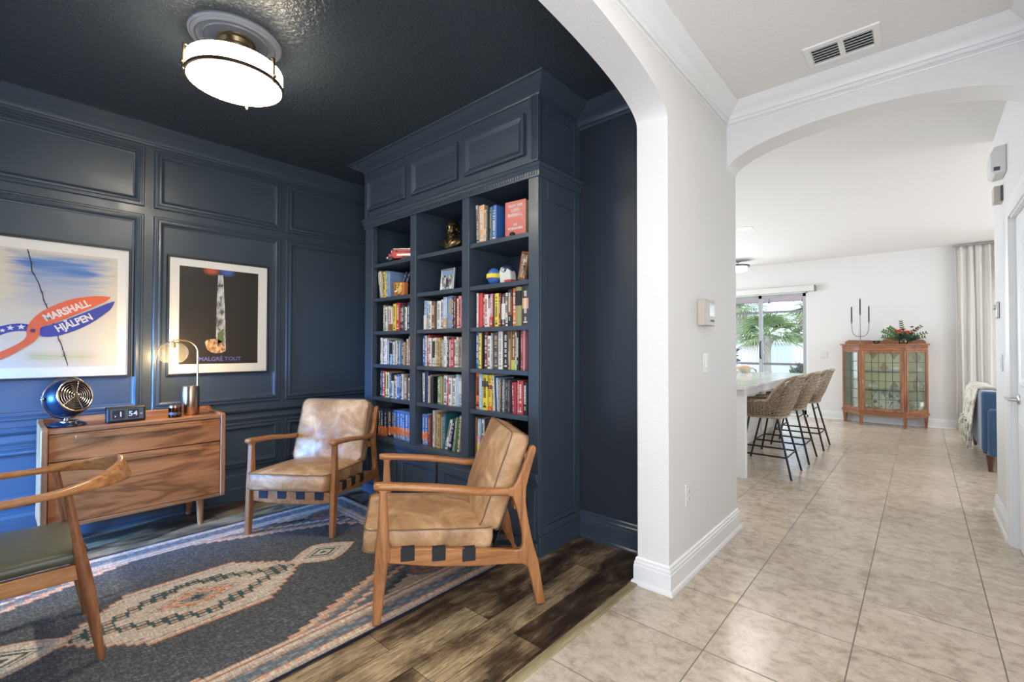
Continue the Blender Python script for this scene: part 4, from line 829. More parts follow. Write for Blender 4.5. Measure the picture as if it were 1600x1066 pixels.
# ================================================================== RUG
def stair(x, st): return math.floor(x/st)*st
def rug_color(a, b):
    """a: across (-.91...91), b: along (-1.27..1.27)"""
    BE = (0.52, 0.43, 0.345); PE = (0.55, 0.31, 0.20); DK = (0.070, 0.073, 0.076); BL_ = (0.13, 0.15, 0.165); TN = (0.38, 0.30, 0.23); GR = (0.23, 0.235, 0.22); RU = (0.38, 0.16, 0.09); NV = (0.012, 0.016, 0.035); TE = (0.055, 0.09, 0.085)
    A, B = abs(a), abs(b); h = (math.sin(a*311.7+b*173.3)*43758.5) % 1.0
    eA, eB = 0.91-A, 1.27-B; e = min(eA, eB)
    if e < 0.012: return NV
    if e < 0.030: return TN
    if e < 0.055: return BE if (int((a if eB < eA else b)/0.02) % 2 or e < .04) else PE
    if e < 0.062: return RU
    if e < 0.125:   # blue grey band with soft motif
        s = (b if eA < eB else a); k = math.sin(s*60)*math.sin(e*150)
        return GR if k > 0.35 else BL_
    if e < 0.132: return RU
    if e < 0.175: return TN if (e < .15) else BE
    if e < 0.182: return RU
    if e < 0.205: return BE
    if e < 0.211: return RU
    # inner field: stepped hexagon
    st = 0.055
    bs = stair(B+0.0001, st)
    lim = 0.705 if bs < 0.11 else max(0.10, 0.705 - (bs-0.11)*0.43)
    lim = min(lim, 0.70)
    lim -= 0.0 if bs < 0.9 else (bs-0.9)*0.6
    if A > lim:    # spandrels: nested zigzags
        d = A-lim
        if d < 0.020: return PE
        if d < 0.028: return BE
        if d < 0.058: return GR if (int(b/0.0275) % 2) else PE
        if d < 0.066: return RU
        if d < 0.10: return BL_
        if d < 0.125: return BE if (int(b/0.0275) % 2) else PE
        if d < 0.132: return RU
        if d < 0.17: return BL_
        # corner rosette
        q = math.hypot((A-0.60)/0.10, (B-0.98)/0.14)
        if q < 1: return RU if (int(q*5) % 2) else BL_
        return DK if d < 0.21 else TN
    # small end medallions
    for cb, ha, hb in ((0.655, 0.135, 0.205),):
        B2 = abs(B-cb); w_ = ha*(1-(B2/hb)**1.5) if B2 < hb else -1
        if w_ > 0:
            w2 = w_
            if A < w2:
                r = A/ max(w2, 1e-4)
                if w2-A < 0.010: return PE
                if w2-A < 0.020: return BE
                if w2-A < 0.028: return TN
                q = A/ha + B2/hb
                if 0.30 < q < 0.42: return TE
                if 0.52 < q < 0.60: return GR if h > .3 else TE
                if q < 0.12: return TE
                return BE
    # main medallion: stepped, beige
    A = abs(a-0.022)
    sb = stair(B+0.0001, 0.028)
    w_ = 0.290 if sb < 0.225 else 0.290-(sb-0.225)*0.98
    w_ = math.floor(w_/0.018)*0.018 if sb >= 0.225 else w_
    if sb < 0.500 and A < w_:
        d = w_-A
        if d < 0.007: return RU
        if d < 0.016: return PE
        if 0.034 < d < 0.041 and (int(b/0.012) % 3 == 0): return TE
        if 0.036 < d < 0.039: return GR
        # central diamond
        q = A/0.115 + B/0.20
        if q < 1.0:
            if q > 0.93: return GR
            if q > 0.86: return BE
            sa = stair(A, 0.016)/0.085 + stair(B, 0.020)/0.155
            if A < 0.012 and B < 0.03 or B < 0.012 and A < 0.026: return DK
            if sa < 0.28: return GR
            if sa < 0.44: return TE if h > 0.5 else BE
            if sa < 0.82: return PE
            if sa < 0.92: return RU
            return BE
        # hooked stepped bands
        u = A/0.19 + B/0.42
        us = (stair(A, 0.030))/0.205 + (stair(B, 0.052))/0.44
        if 0.66 < us < 0.98:
            ka = (A % 0.030)/0.030; kb = (B % 0.052)/0.052
            ring = max(abs(ka-.5), abs(kb-.5))*2
            if ring > 0.55: return TE
            if ring < 0.25: return TE if h > .4 else GR
            return PE if (int(B/0.052)+int(A/0.030)) % 2 else BE
        if B > 0.33 and A < 0.06:
            q2 = math.hypot(A/0.035, (B-0.385)/0.030)
            if q2 < 1: return GR if q2 > .6 else TE
            q2 = math.hypot(A/0.018, (B-0.44)/0.014)
            if 0.5 < q2 < 1: return TE
        return BE
    # dark woven field, slightly heathered
    return DK if h > 0.25 else (0.13, 0.132, 0.135)
def grid_obj(name, nx, ny, P, colfn, mats, parent=None, thick=None):
    vs = []; cols = []
    for j in range(ny+1):
        for i in range(nx+1):
            s, t_ = i/nx, j/ny; vs.append(P(s, t_)); cols.append(colfn(s, t_))
    fs = [(j*(nx+1)+i, j*(nx+1)+i+1, (j+1)*(nx+1)+i+1, (j+1)*(nx+1)+i) for j in range(ny) for i in range(nx)]
    nv = len(vs)
    mb = MB(); mb.add(vs, fs)
    if thick is not None:
        rim = [i for i in range(nx+1)] + [j*(nx+1)+nx for j in range(1, ny+1)] + [ny*(nx+1)+i for i in range(nx-1, -1, -1)] + [j*(nx+1) for j in range(ny-1, 0, -1)]
        b = len(mb.v); tv = Vector(thick)
        for r in rim: mb.v.append(Vector(vs[r])+tv)
        L_ = len(rim)
        for i in range(L_): mb.f.append([rim[i], rim[(i+1) % L_], b+(i+1) % L_, b+i]); mb.m.append(0)
        cols += [cols[r] for r in rim]
    me = bpy.data.meshes.new(name); me.from_pydata([tuple(v_) for v_ in mb.v], [], mb.f)
    at = me.color_attributes.new('pattern', 'FLOAT_COLOR', 'POINT')
    flat = []
    for c in cols: flat += [c[0], c[1], c[2], 1.0]
    at.data.foreach_set('color', flat); me.materials.append(mats); me.update()
    o = bpy.data.objects.new(name, me); COL.objects.link(o)
    if parent is not None: o.parent = parent
    return o
rug_m = vcol('woven_rug', 0.95, bumpy=1)
RX, RY = -2.725, 0.69
rug = grid_obj('area_rug', 300, 400, lambda s, t_: (RX-0.91+1.82*s, RY-1.27+2.54*t_, 0.006), lambda s, t_: rug_color(-0.91+1.82*s, -1.27+2.54*t_), rug_m, None, (0, 0, -0.0055))
tag(rug, 'faded charcoal and beige patterned area rug with medallions and navy edge', 'rug')

# ================================================================== POSTERS ON THE LEFT WALL
WM = lambda y, z, x=0: Matrix(((0, 0, 1, x), (1, 0, 0, y), (0, 1, 0, z), (0, 0, 0, 1)))
def picture(name, label, y0, y1, z0, z1, art, colfn):
    t = thing(name, label, 'framed poster', (XL, 0, 0)); fx = 0.028
    f = MB(); f.frame((0, y0, z0), (0, 1, 0), (0, 0, 1), (1, 0, 0), y1-y0, z1-z0, [(0, 0.001), (0, fx), (0.002, fx+0.002), (0.013, fx+0.002), (0.014, fx), (0.014, 0.016)]); obj('frame', f, black, t, smooth=0)
    obj('mat_board', MB().box(0.002, 0.0165, y0+0.012, y1-0.012, z0+0.012, z1-0.012), paper, t, smooth=0)
    a0, a1, b0, b1 = art
    nx, ny = 150, 190
    grid_obj('print', nx, ny, lambda s, v_: (0.0178, a0+(a1-a0)*s, b0+(b1-b0)*v_), lambda s, v_: colfn(a0+(a1-a0)*s, b0+(b1-b0)*v_), vcol('print_ink_'+name, 0.55), t, (-0.0012, 0, 0))
    obj('glazing', MB().box(0.0255, 0.0275, y0+0.013, y1-0.013, z0+0.013, z1-0.013), thin_glass('picture_glass_'+name, (1, 1, 1), 0.06, 0.01), t, smooth=0)
    return t
def lerp3(a, b_, k): k = max(0, min(1, k)); return tuple(p+(q-p)*k for p, q in zip(a, b_))
def art1(y, z):
    c = (0.66, 0.60, 0.50)
    n = noise.noise(Vector((y*4, z*40, 0)))*0.5 + noise.noise(Vector((y*9, z*90, 3)))*0.3
    e = min((y-0.04)/0.10, (0.53-y)/0.12, (1.855-z)/0.05) + n*1.1
    k = max(0, min(1, e))
    if z > 1.45 or True:
        g = max(0, min(1, (z-1.50)/0.1))
        top = lerp3((0.44, 0.46, 0.55), (0.14, 0.26, 0.55), (z-1.62)/0.16+n*0.8) if z > 1.5 else (0.56, 0.55, 0.55)
        inner = max(0, min(1, (0.9-abs((z-1.765)/0.07))*2)) * (0.5+n)
        top = lerp3(top, (0.05, 0.16, 0.50), inner*0.8)
        c = lerp3(c, top, k*min(1, max(0, (z-1.36)/0.25)))
    gl = max(0, 1-abs((z-1.185)/0.045))*max(0, min(1, (y-0.12)/0.05))*max(0, min(1, (0.50-y)/0.1))
    c = lerp3(c, (0.42, 0.43, 0.12), gl*(0.55+n))
    return c
t = picture('framed_poster', 'framed poster of red and blue shears cutting barbed wire', -0.080, 0.642, 1.040, 1.942, (-0.010, 0.567, 1.118, 1.864), art1)
pm_o = mat('ink_orange_red', (0.74, 0.125, 0.045), 0.5); pm_b = mat('ink_royal_blue', (0.035, 0.045, 0.33), 0.5); pm_k = mat('ink_black', (0.02, 0.02, 0.02), 0.5); pm_w = mat('ink_white', (0.72, 0.70, 0.66), 0.5)
def cutout(nm, pts, m, par, x0=0.0176, th=0.0006):
    return obj(nm, MB().prism(pts, x0, x0+th, 'x'), m, par, smooth=0)
def smoothpoly(P, it=2):
    for _ in range(it):
        Q = []
        for i in range(len(P)):
            a, b_ = P[i], P[(i+1) % len(P)]
            Q += [(a[0]*.75+b_[0]*.25, a[1]*.75+b_[1]*.25), (a[0]*.25+b_[0]*.75, a[1]*.25+b_[1]*.75)]
        P = Q
    return P
w1 = [(0.133, 1.861), (0.147, 1.801), (0.156, 1.723), (0.18, 1.669), (0.195, 1.613), (0.21, 1.546), (0.232, 1.47), (0.255, 1.40), (0.269, 1.352), (0.278, 1.306), (0.295, 1.253), (0.31, 1.189), (0.324, 1.127)]
f = MB(); f.tube([(0.0186, y, z) for y, z in w1], 0.0024, 6); 
f.tube([(0.0186, y+0.0035*math.sin(k*2.0), z) for k, (y, z) in enumerate([(w1[i][0]*(1-s)+w1[i+1][0]*s, w1[i][1]*(1-s)+w1[i+1][1]*s) for i in range(12) for s in (0, .33, .66)])], 0.0016, 6)
for (y, z) in ((0.150, 1.78), (0.158, 1.71), (0.200, 1.60), (0.218, 1.525), (0.283, 1.29), (0.305, 1.19)):
    for an in (0.3, 2.2, 3.6, 5.4): f.tube([(0.0188, y, z), (0.0188, y+0.018*math.cos(an), z+0.018*math.sin(an))], [0.0015, 0.0006], 5)
obj('barbed_wire', f, pm_k, t)
cutout('blue_handle', smoothpoly([(-0.06, 1.31), (-0.05, 1.345), (0.0, 1.365), (0.024, 1.374), (0.068, 1.389), (0.106, 1.396), (0.150, 1.390), (0.150, 1.345), (0.114, 1.350), (0.069, 1.344), (0.025, 1.321), (-0.02, 1.29), (-0.05, 1.28)], 1), pm_b, t, 0.0212)
cutout('blue_blade', smoothpoly([(0.185, 1.375), (0.196, 1.376), (0.256, 1.396), (0.40, 1.478), (0.553, 1.571), (0.553, 1.555), (0.535, 1.51), (0.51, 1.482), (0.446, 1.418), (0.375, 1.367), (0.307, 1.332), (0.249, 1.313), (0.190, 1.314)], 1), pm_b, t, 0.0212)
cutout('orange_blade', smoothpoly([(0.134, 1.354), (0.148, 1.405), (0.187, 1.464), (0.255, 1.52), (0.339, 1.567), (0.426, 1.59), (0.49, 1.598), (0.550, 1.590), (0.40, 1.490), (0.256, 1.401), (0.193, 1.377), (0.194, 1.327), (0.169, 1.281), (0.115, 1.236), (0.07, 1.197), (0.026, 1.171), (-0.05, 1.12), (-0.06, 1.16), (0.026, 1.218), (0.07, 1.247), (0.115, 1.281), (0.137, 1.315)], 1), pm_o, t, 0.0218)
f = MB(); f.lathe([(0.0005, 0), (0.013, 0), (0.013, 0.0008), (0.0005, 0.0008)], 20, 0, Matrix.Translation((0.0224, 0.162, 1.352)) @ Matrix.Rotation(PI/2, 4, 'Y')); obj('pivot', f, mat('ink_violet', (0.12, 0.02, 0.12), 0.5), t)
f = MB()
for (y, z, r) in ((0.112, 1.373, 0.019), (0.066, 1.366, 0.018), (0.034, 1.349, 0.014), (0.0, 1.335, 0.014)):
    f.prism([(y+(r if k % 2 == 0 else r*0.42)*math.sin(k*PI/5), z+(r if k % 2 == 0 else r*0.42)*math.cos(k*PI/5)) for k in range(10)], 0.0218, 0.0223, 'x')
obj('white_stars', f, pm_w, t)
for s_, y, z, an, sz in (('MARSHALL', 0.318, 1.487, math.radians(29), 0.062), ('HJÄLPEN', 0.352, 1.408, math.radians(28.5), 0.062)):
    M = WM(y, z, 0.0228) @ Matrix.Rotation(an, 4, 'Z') @ Matrix.Scale(0.80, 4, (1, 0, 0))
    text('lettering', s_, sz, pm_w, t, M=M, bold=0.0022)
def art2(y, z):
    c = (0.022, 0.017, 0.012)
    for (cy, col) in ((1.135, (0.50, 0.09, 0.04)), (1.245, (0.05, 0.12, 0.42))):
        q = math.hypot((y-cy)/0.060, (z-1.850)/0.036); c = lerp3(col, c, (q-0.35)/0.7)
    return c
t = picture('framed_poster', 'framed black poster with a tall grey column and blue lettering', 0.850, 1.562, 1.036, 1.940, (0.926, 1.478, 1.118, 1.868), art2)
cutout('grey_column', [(1.181, 1.826), (1.217, 1.826), (1.234, 1.481), (1.240, 1.235), (1.205, 1.225), (1.170, 1.30), (1.174, 1.635)], photo_cols('column_grey', 5, [(0.10, 0.10, 0.10), (0.36, 0.36, 0.37), (0.62, 0.62, 0.62)]), t, 0.0186)
cutout('green_patch', [(1.180, 1.36), (1.222, 1.40), (1.224, 1.29), (1.185, 1.28)], mat('ink_green', (0.10, 0.16, 0.05), 0.6), t, 0.0192)
cutout('hand_figure', smoothpoly([(1.095, 1.300), (1.14, 1.315), (1.205, 1.308), (1.225, 1.26), (1.250, 1.225), (1.200, 1.200), (1.15, 1.203), (1.115, 1.225), (1.100, 1.26)], 1), photo_cols('hand_tan', 6, [(0.10, 0.05, 0.03), (0.48, 0.28, 0.14), (0.70, 0.50, 0.32)]), t, 0.0192)
text('lettering', 'MALGRÉ TOUT', 0.044, mat('ink_periwinkle', (0.16, 0.16, 0.52), 0.5), t, M=WM(1.203, 1.155, 0.0188), bold=0.0004)

# ================================================================== WALNUT CHEST
cx0, cx1, cy0, cy1 = -4.155, -3.775, 0.185, 1.122
ch = thing('walnut_dresser', 'low walnut dresser with two long drawers against the navy wall', 'dresser', (0, 0, 0))
for y0, y1 in ((cy0, cy0+0.030), (cy1-0.030, cy1)):
    f = MB(); f.prism([(cx0, 0.182), (cx1+0.004, 0.182), (cx1+0.010, 0.20), (cx1+0.010, 0.765), (cx1-0.02, 0.775), (cx0+0.07, 0.775), (cx0+0.045, 0.792), (cx0, 0.796)], y0, y1, 'y')
    obj('side_panel', f, wood('walnut_side_'+str(y0), (0.16, 0.058, 0.021), (0.31, 0.125, 0.048), (0.46, 0.21, 0.09), 'z', 0.8, 0.34, 1.8), ch, bevel=0.004)
obj('top_board', MB().box(cx0+0.02, cx1+0.004, cy0+0.030, cy1-0.030, 0.740, 0.762), walnut, ch, bevel=0.003)
obj('back_gallery', MB().box(cx0, cx0+0.02, cy0+0.030, cy1-0.030, 0.18, 0.795), walnut, ch, bevel=0.003)
obj('bottom_board', MB().box(cx0+0.02, cx1+0.006, cy0+0.030, cy1-0.030, 0.182, 0.205), walnut, ch, bevel=0.003)
for z0, z1 in ((0.578, 0.736), (0.208, 0.572)):
    d = obj('drawer', MB().box(cx1-0.25, cx1, cy0+0.033, cy1-0.033, z0, z1), walnut_f, ch, bevel=0.0015)
    zt = z1-0.012
    f = MB(); f.box(cx1, cx1+0.022, cy0+0.145, cy1-0.145, zt-0.020, zt-0.002); f.box(cx1+0.014, cx1+0.022, cy0+0.145, cy1-0.145, zt-0.026, zt-0.02); obj('bar_handle', f, ash, d, bevel=0.006, seg=3)
for y in (0.325, 0.985):
    for x, dx in ((cx1-0.065, 0.02), (cx0+0.06, -0.02)):
        f = MB(); f.ring([[(x+dx*(1-z/0.182)+r*math.cos(2*PI*i/20), y+r*math.sin(2*PI*i/20), z) for i in range(20)] for z, r in ((0.0, 0.015), (0.006, 0.0165), (0.182, 0.025))]); obj('leg', f, ashz, ch)
TZ = 0.762
# blue retro fan
fx, fy = -3.945, 0.305
bluemet = mat('fan_blue_metal', (0.012, 0.028, 0.055), 0.32, 0.5); chromef = mat('fan_champagne_metal', (0.50, 0.44, 0.38), 0.25, 1.0)
t = thing('table_fan', 'blue retro table fan with spiral metal grille on the dresser', 'fan', (fx, fy, TZ), math.radians(30))
RF = Matrix.Translation((0, 0, 0.172)) @ Matrix.Rotation(math.radians(90-14), 4, 'Y')
f = MB(); f.lathe([(0.002, -0.105), (0.035, -0.100), (0.075, -0.080), (0.105, -0.045), (0.117, -0.005), (0.117, 0.020), (0.110, 0.050), (0.098, 0.068), (0.092, 0.070), (0.090, 0.060), (0.086, 0.030), (0.002, 0.028)], 48, 0, RF); obj('housing', f, bluemet, t)
f = MB()
for k in range(7):
    r = 0.014+k*0.0128; f.tube([(r*math.cos(a*PI/20), r*math.sin(a*PI/20), 0.078-r*0.10) for a in range(40)], 0.0022, 6, 0, RF, wrap=True, cap=False)
for k in range(5):
    a = k*2*PI/5+0.3; f.tube([(0.010*math.cos(a), 0.010*math.sin(a), 0.073), (0.094*math.cos(a), 0.094*math.sin(a), 0.068)], 0.0024, 6, 0, RF)
f.tube([(0.095*math.cos(a*PI/24), 0.095*math.sin(a*PI/24), 0.068) for a in range(48)], 0.005, 8, 0, RF, wrap=True, cap=False)
f.lathe([(0.001, 0.074), (0.014, 0.074), (0.014, 0.082), (0.001, 0.084)], 20, 0, RF); obj('spiral_grille', f, chromef, t)
f = MB()
for k in range(4):
    M = RF @ Matrix.Rotation(k*PI/2, 4, 'Z') @ Matrix.Rotation(0.45, 4, 'X')
    f.box(0.01, 0.078, -0.022, 0.022, 0.043, 0.045, 0, M)
obj('blades', f, dkp, t)
f = MB(); f.tube([(0.0, 0.128*math.sin(a), 0.172-0.128*math.cos(a)) for a in [(-1.75+3.5*k/30) for k in range(31)]], 0.0055, 10)
f.tube([(0.0, 0.128*math.sin(a), 0.172-0.128*math.cos(a)) for a in [(1.75+2.78*k/20) for k in range(21)]], 0.0035, 8)
for s_ in (1, -1): f.sphere((0, s_*0.126, 0.176), 0.011, 14, 8)
obj('ring_stand', f, chromef, t)
f = MB(); f.lathe([(0.001, 0), (0.088, 0), (0.092, 0.006), (0.088, 0.014), (0.060, 0.026), (0.001, 0.030)], 44); obj('base', f, bluemet, t)
f = MB(); f.lathe([(0.001, 0.028), (0.046, 0.026), (0.046, 0.033), (0.040, 0.038), (0.001, 0.038)], 32, c=(0.02, 0)); f.cyl(0, 0, 0.030, 0.050, 0.018); obj('control_knob', f, chromef, t)
# flip clock
t = thing('flip_clock', 'black flip clock reading 1 54 on the dresser', 'clock', (-3.935, 0.578, TZ), math.radians(2))
f = MB(); f.prism([(0, 0), (0.070, 0.0), (0.078, 0.010), (0.070, 0.092), (0.058, 0.100), (0.004, 0.098)], -0.098, 0.098, 'y'); obj('case', f, black, t, bevel=0.006, seg=3)
Mf = Matrix(((0, 0, 1, 0.0775), (1, 0, 0, 0), (0, 1, 0, 0.052), (0, 0, 0, 1))) @ Matrix.Rotation(math.radians(5.5), 4, 'X').inverted()
Mf = Matrix.Translation((0.0755, 0, 0.052)) @ Matrix.Rotation(math.radians(-5.5), 4, 'Y') @ Matrix(((0, 0, 1, 0), (1, 0, 0, 0), (0, 1, 0, 0), (0, 0, 0, 1)))
f = MB(); f.box(-0.084, 0.084, -0.034, 0.034, 0.0, 0.002, 0, Mf); p = obj('dial_window', f, dkp, t)
for x0, x1 in ((-0.074, -0.012), (0.004, 0.060)):
    for z0, z1 in ((-0.028, -0.0006), (0.0006, 0.028)):
        f = MB(); f.box(x0, x1, z0, z1, 0.002, 0.0035, 0, Mf); obj('flap', f, black, p)
lett = mat('clock_white', (0.7, 0.7, 0.7), 0.5)
text('numeral', '1', 0.044, lett, t, M=Mf @ Matrix.Translation((-0.032, 0, 0.0042)), sx=1.1, bold=0.0006)
text('numeral', '54', 0.044, lett, t, M=Mf @ Matrix.Translation((0.030, 0, 0.0042)), sx=1.1, bold=0.0006)
f = MB(); f.box(-0.062, -0.056, -0.014, -0.006, 0.0037, 0.0045, 0, Mf); f.box(0.066, 0.080, -0.004, 0.000, 0.0025, 0.0035, 0, Mf); obj('small_mark', f, lett, t)
# candle jar
t = thing('candle_jar', 'small amber glass candle jar beside the lamp base', 'candle', (-3.895, 0.845, TZ))
f = MB(); f.lathe([(0.001, 0.0), (0.036, 0.0), (0.038, 0.004), (0.038, 0.068), (0.035, 0.068), (0.035, 0.006), (0.001, 0.006)], 32); obj('jar', f, thin_glass('amber_glass', (0.66, 0.48, 0.30), 0.35), t)
obj('wax', MB().cyl(0, 0, 0.006, 0.034, 0.034), mat('wax_brown', (0.22, 0.10, 0.05), 0.5), t)
f = MB(); f.lathe([(0.001, 0.068), (0.039, 0.068), (0.039, 0.080), (0.001, 0.082)], 32); obj('lid', f, copper, t)
obj('label_band', MB().lathe([(0.0384, 0.018), (0.0388, 0.020), (0.0388, 0.034), (0.0384, 0.036)], 32, cap=False), dkp, t)
# arc desk lamp
lx, ly = -3.945, 0.948
t = thing('arc_table_lamp', 'arc table lamp with clear glass globe and brushed cylinder base', 'table lamp', (lx, ly, TZ))
obj('base', MB().lathe([(0.001, 0), (0.053, 0), (0.055, 0.003), (0.055, 0.203), (0.053, 0.207), (0.001, 0.207)], 44), copper, t)
pts = [(0, 0.042, 0.205), (0, 0.042, 0.45)]
for k in range(1, 13):
    a = PI/2*k/12; pts.append((0, 0.042-0.085*(1-math.cos(a)), 0.45+0.085*math.sin(a)))
pts += [(0, -0.075, 0.537), (0, -0.102, 0.537), (0, -0.109, 0.530), (0, -0.110, 0.515)]
obj('curved_arm', MB().tube(pts, 0.0055, 10), brass, t)
f = MB(); f.lathe([(0.001, 0.525), (0.020, 0.525), (0.020, 0.485), (0.015, 0.478), (0.001, 0.478)], 24, c=(0, -0.110)); obj('socket', f, brass, t)
f = MB(); f.sphere((0, -0.110, 0.440), 0.018, 16, 10, sc=(1, 1, 1.25)); f.lathe([(0.010, 0.455), (0.009, 0.478)], 12, c=(0, -0.110)); obj('bulb', f, bulb_m, t)
f = MB(); prof = [(0.024+0*1, 0.522)] ; R_g = 0.094; zc = 0.448
for k in range(1, 26):
    a = math.acos(min(1, 0.074/R_g)) ; 
th0 = 0.26; th1 = 2.55
prof = [(R_g*math.sin(th0+(th1-th0)*k/26), zc+R_g*0.86*math.cos(th0+(th1-th0)*k/26)) for k in range(27)]
f.lathe(prof, 44, c=(0, -0.110), cap=False); obj('globe_shade', f, globe_glass, t)
point('table_lamp_bulb_glow', (lx, ly-0.110, TZ+0.405), 8, (1.0, 0.72, 0.38), 0.02)

# ================================================================== LOUNGE CHAIRS
def rrect(w, h, r=0.35, n=3):
    """rounded rectangle ring in (a,b)"""
    pts = []; r *= min(w, h)
    for (cx, cy, a0) in ((w/2-r, h/2-r, 0), (-w/2+r, h/2-r, PI/2), (-w/2+r, -h/2+r, PI), (w/2-r, -h/2+r, 3*PI/2)):
        for k in range(n+1): a = a0+PI/2*k/n; pts.append((cx+r*math.cos(a), cy+r*math.sin(a)))
    return pts
def lounge(name, label, loc, rz):
    t = thing(name, label, 'armchair', loc, rz, 'leather lounge chairs')
    fl = [(-.017, 0), (.018, 0), (.034, .14), (.049, .268), (.062, .285), (.062, .340), (.053, .356), (.050, .45), (.042, .585), (.050, .600), (.050, .614), (-.006, .614), (.010, .592), (.004, .45), (-.006, .34), (-.012, .2), (-.016, .1)]
    bl = [(.747, 0), (.792, 0), (.772, .11), (.754, .214), (.733, .28), (.718, .34), (.702, .42), (.691, .50), (.694, .57), (.707, .62), (.724, .68), (.741, .735), (.744, .755), (.736, .768), (.722, .768), (.712, .758), (.690, .70), (.665, .64), (.645, .595), (.628, .572), (.600, .568), (.600, .532), (.625, .530), (.643, .48), (.660, .41), (.674, .34), (.676, .295), (.668, .276), (.630, .273), (.630, .207), (.675, .203), (.700, .185), (.722, .11)]
    for s in (-1, 1):
        x0, x1 = sorted((s*0.276, s*0.309))
        obj('front_leg', MB().prism(fl, x0, x1, 'x'), ashz, t, bevel=0.007, seg=3)
        obj('back_leg', MB().prism(bl, x0, x1, 'x'), ashz, t, bevel=0.007, seg=3)
        f = MB(); f.prism([(.045, .338), (.30, .314), (.66, .272), (.66, .207), (.45, .216), (.25, .236), (.10, .262), (.045, .272)], x0+0.004, x1-0.002, 'x'); obj('side_rail', f, ash, t, bevel=0.005)
        f = MB(); rings = []
        for (y, z, w_, h_, dx) in ((-.016, .618, .034, .018, 0), (-.010, .618, .046, .030, 0), (.02, .617, .052, .034, 0), (.10, .610, .050, .032, .002), (.25, .596, .054, .032, .004), (.38, .577, .064, .030, .004), (.46, .563, .062, .030, .001), (.52, .556, .046, .034, -.002), (.58, .551, .034, .036, 0), (.63, .549, .032, .036, 0)):
            rings.append([(s*(0.292+dx)+a, y, z+b_) for a, b_ in rrect(w_, h_, 0.42)])
        f.ring(rings); obj('armrest', f, ash, t, smooth=50)
    obj('front_rail', MB().prism([(-.277, .288), (.277, .288), (.277, .218), (.18, .208), (0, .204), (-.18, .208), (-.277, .218)], .012, .040, 'y'), ash, t, bevel=0.004)
    obj('rear_rail', MB().box(-.277, .277, .640, .664, .215, .262), ash, t, bevel=0.004)
    obj('top_rail', MB().box(-.277, .277, .692, .714, .665, .725, 0, Matrix.Translation((0, 0.0, 0))), ash, t, bevel=0.006)
    obj('lower_back_rail', MB().box(-.277, .277, .640, .662, .455, .500), ash, t, bevel=0.006)
    # webbing under the seat, looped over the rails
    for x in (-.195, -.065, .065, .195):
        f = MB(); f.prism([(.010, .238), (.0085, .238), (.0085, .2915), (.640, .266), (.640, .263), (.012, .2885)], x-.030, x+.030, 'x'); obj('strap', f, web, t, smooth=0)
    for y, z in ((.135, .331), (.275, .318), (.415, .302)):
        f = MB(); f.prism([(-.3105, z-.056), (-.309, z-.056), (-.309, z-.0005), (-.274, z-.0005), (-.272, .2775), (.272, .2775), (.274, z-.0005), (.309, z-.0005), (.309, z-.056), (.3105, z-.056), (.3105, z+.001), (.273, z+.001), (.271, .279), (-.271, .279), (-.273, z+.001), (-.3105, z+.001)], y-.031, y+.031, 'y'); obj('strap', f, web, t, smooth=0)
    for x in (-.17, 0, .17):
        f = MB(); f.prism([(.690, .70), (.688, .70), (.630, .47), (.560, .262), (.565, .260), (.634, .468)], x-.024, x+.024, 'x'); obj('back_strap', f, web, t, smooth=0)
    M = Matrix.Translation((0, .240, .347)) @ Matrix.Rotation(math.radians(-3.8), 4, 'X')
    c, r1, r2 = cushion(.543, .600, .108, .016, .02, 26, 28, 0.005, 1.0); c.v = [M @ v_ for v_ in c.v]
    sc_ = obj('seat_cushion', c, leather, t, smooth=60)
    for rr in (r1, r2): obj('piping', MB().tube([M @ (p+Vector((p.x*0.012, p.y*0.012, 0))) for p in rr], 0.0036, 6, wrap=True, cap=False), piping_m, sc_)
    M = Matrix.Translation((0, .596, .590)) @ Matrix.Rotation(math.radians(90-20), 4, 'X')
    c, r1, r2 = cushion(.535, .475, .100, .020, .02, 26, 26, 0.008, 4.0); c.v = [M @ v_ for v_ in c.v]
    bc_ = obj('back_cushion', c, leather, t, smooth=60)
    for rr in (r1, r2): obj('piping', MB().tube([M @ (p+Vector((p.x*0.012, p.y*0.012, 0))) for p in rr], 0.0036, 6, wrap=True, cap=False), piping_m, bc_)
    return t
lounge_b = lounge('lounge_chair', 'tan leather lounge chair in side view on the rug edge near the plank floor', (-2.077, 1.322, 0.006), math.radians(-34.7))
lounge_a = dup(lounge_b, (-3.119, 1.310, 0.006), math.radians(36), 'tan leather lounge chair facing forward between dresser and bookcase')

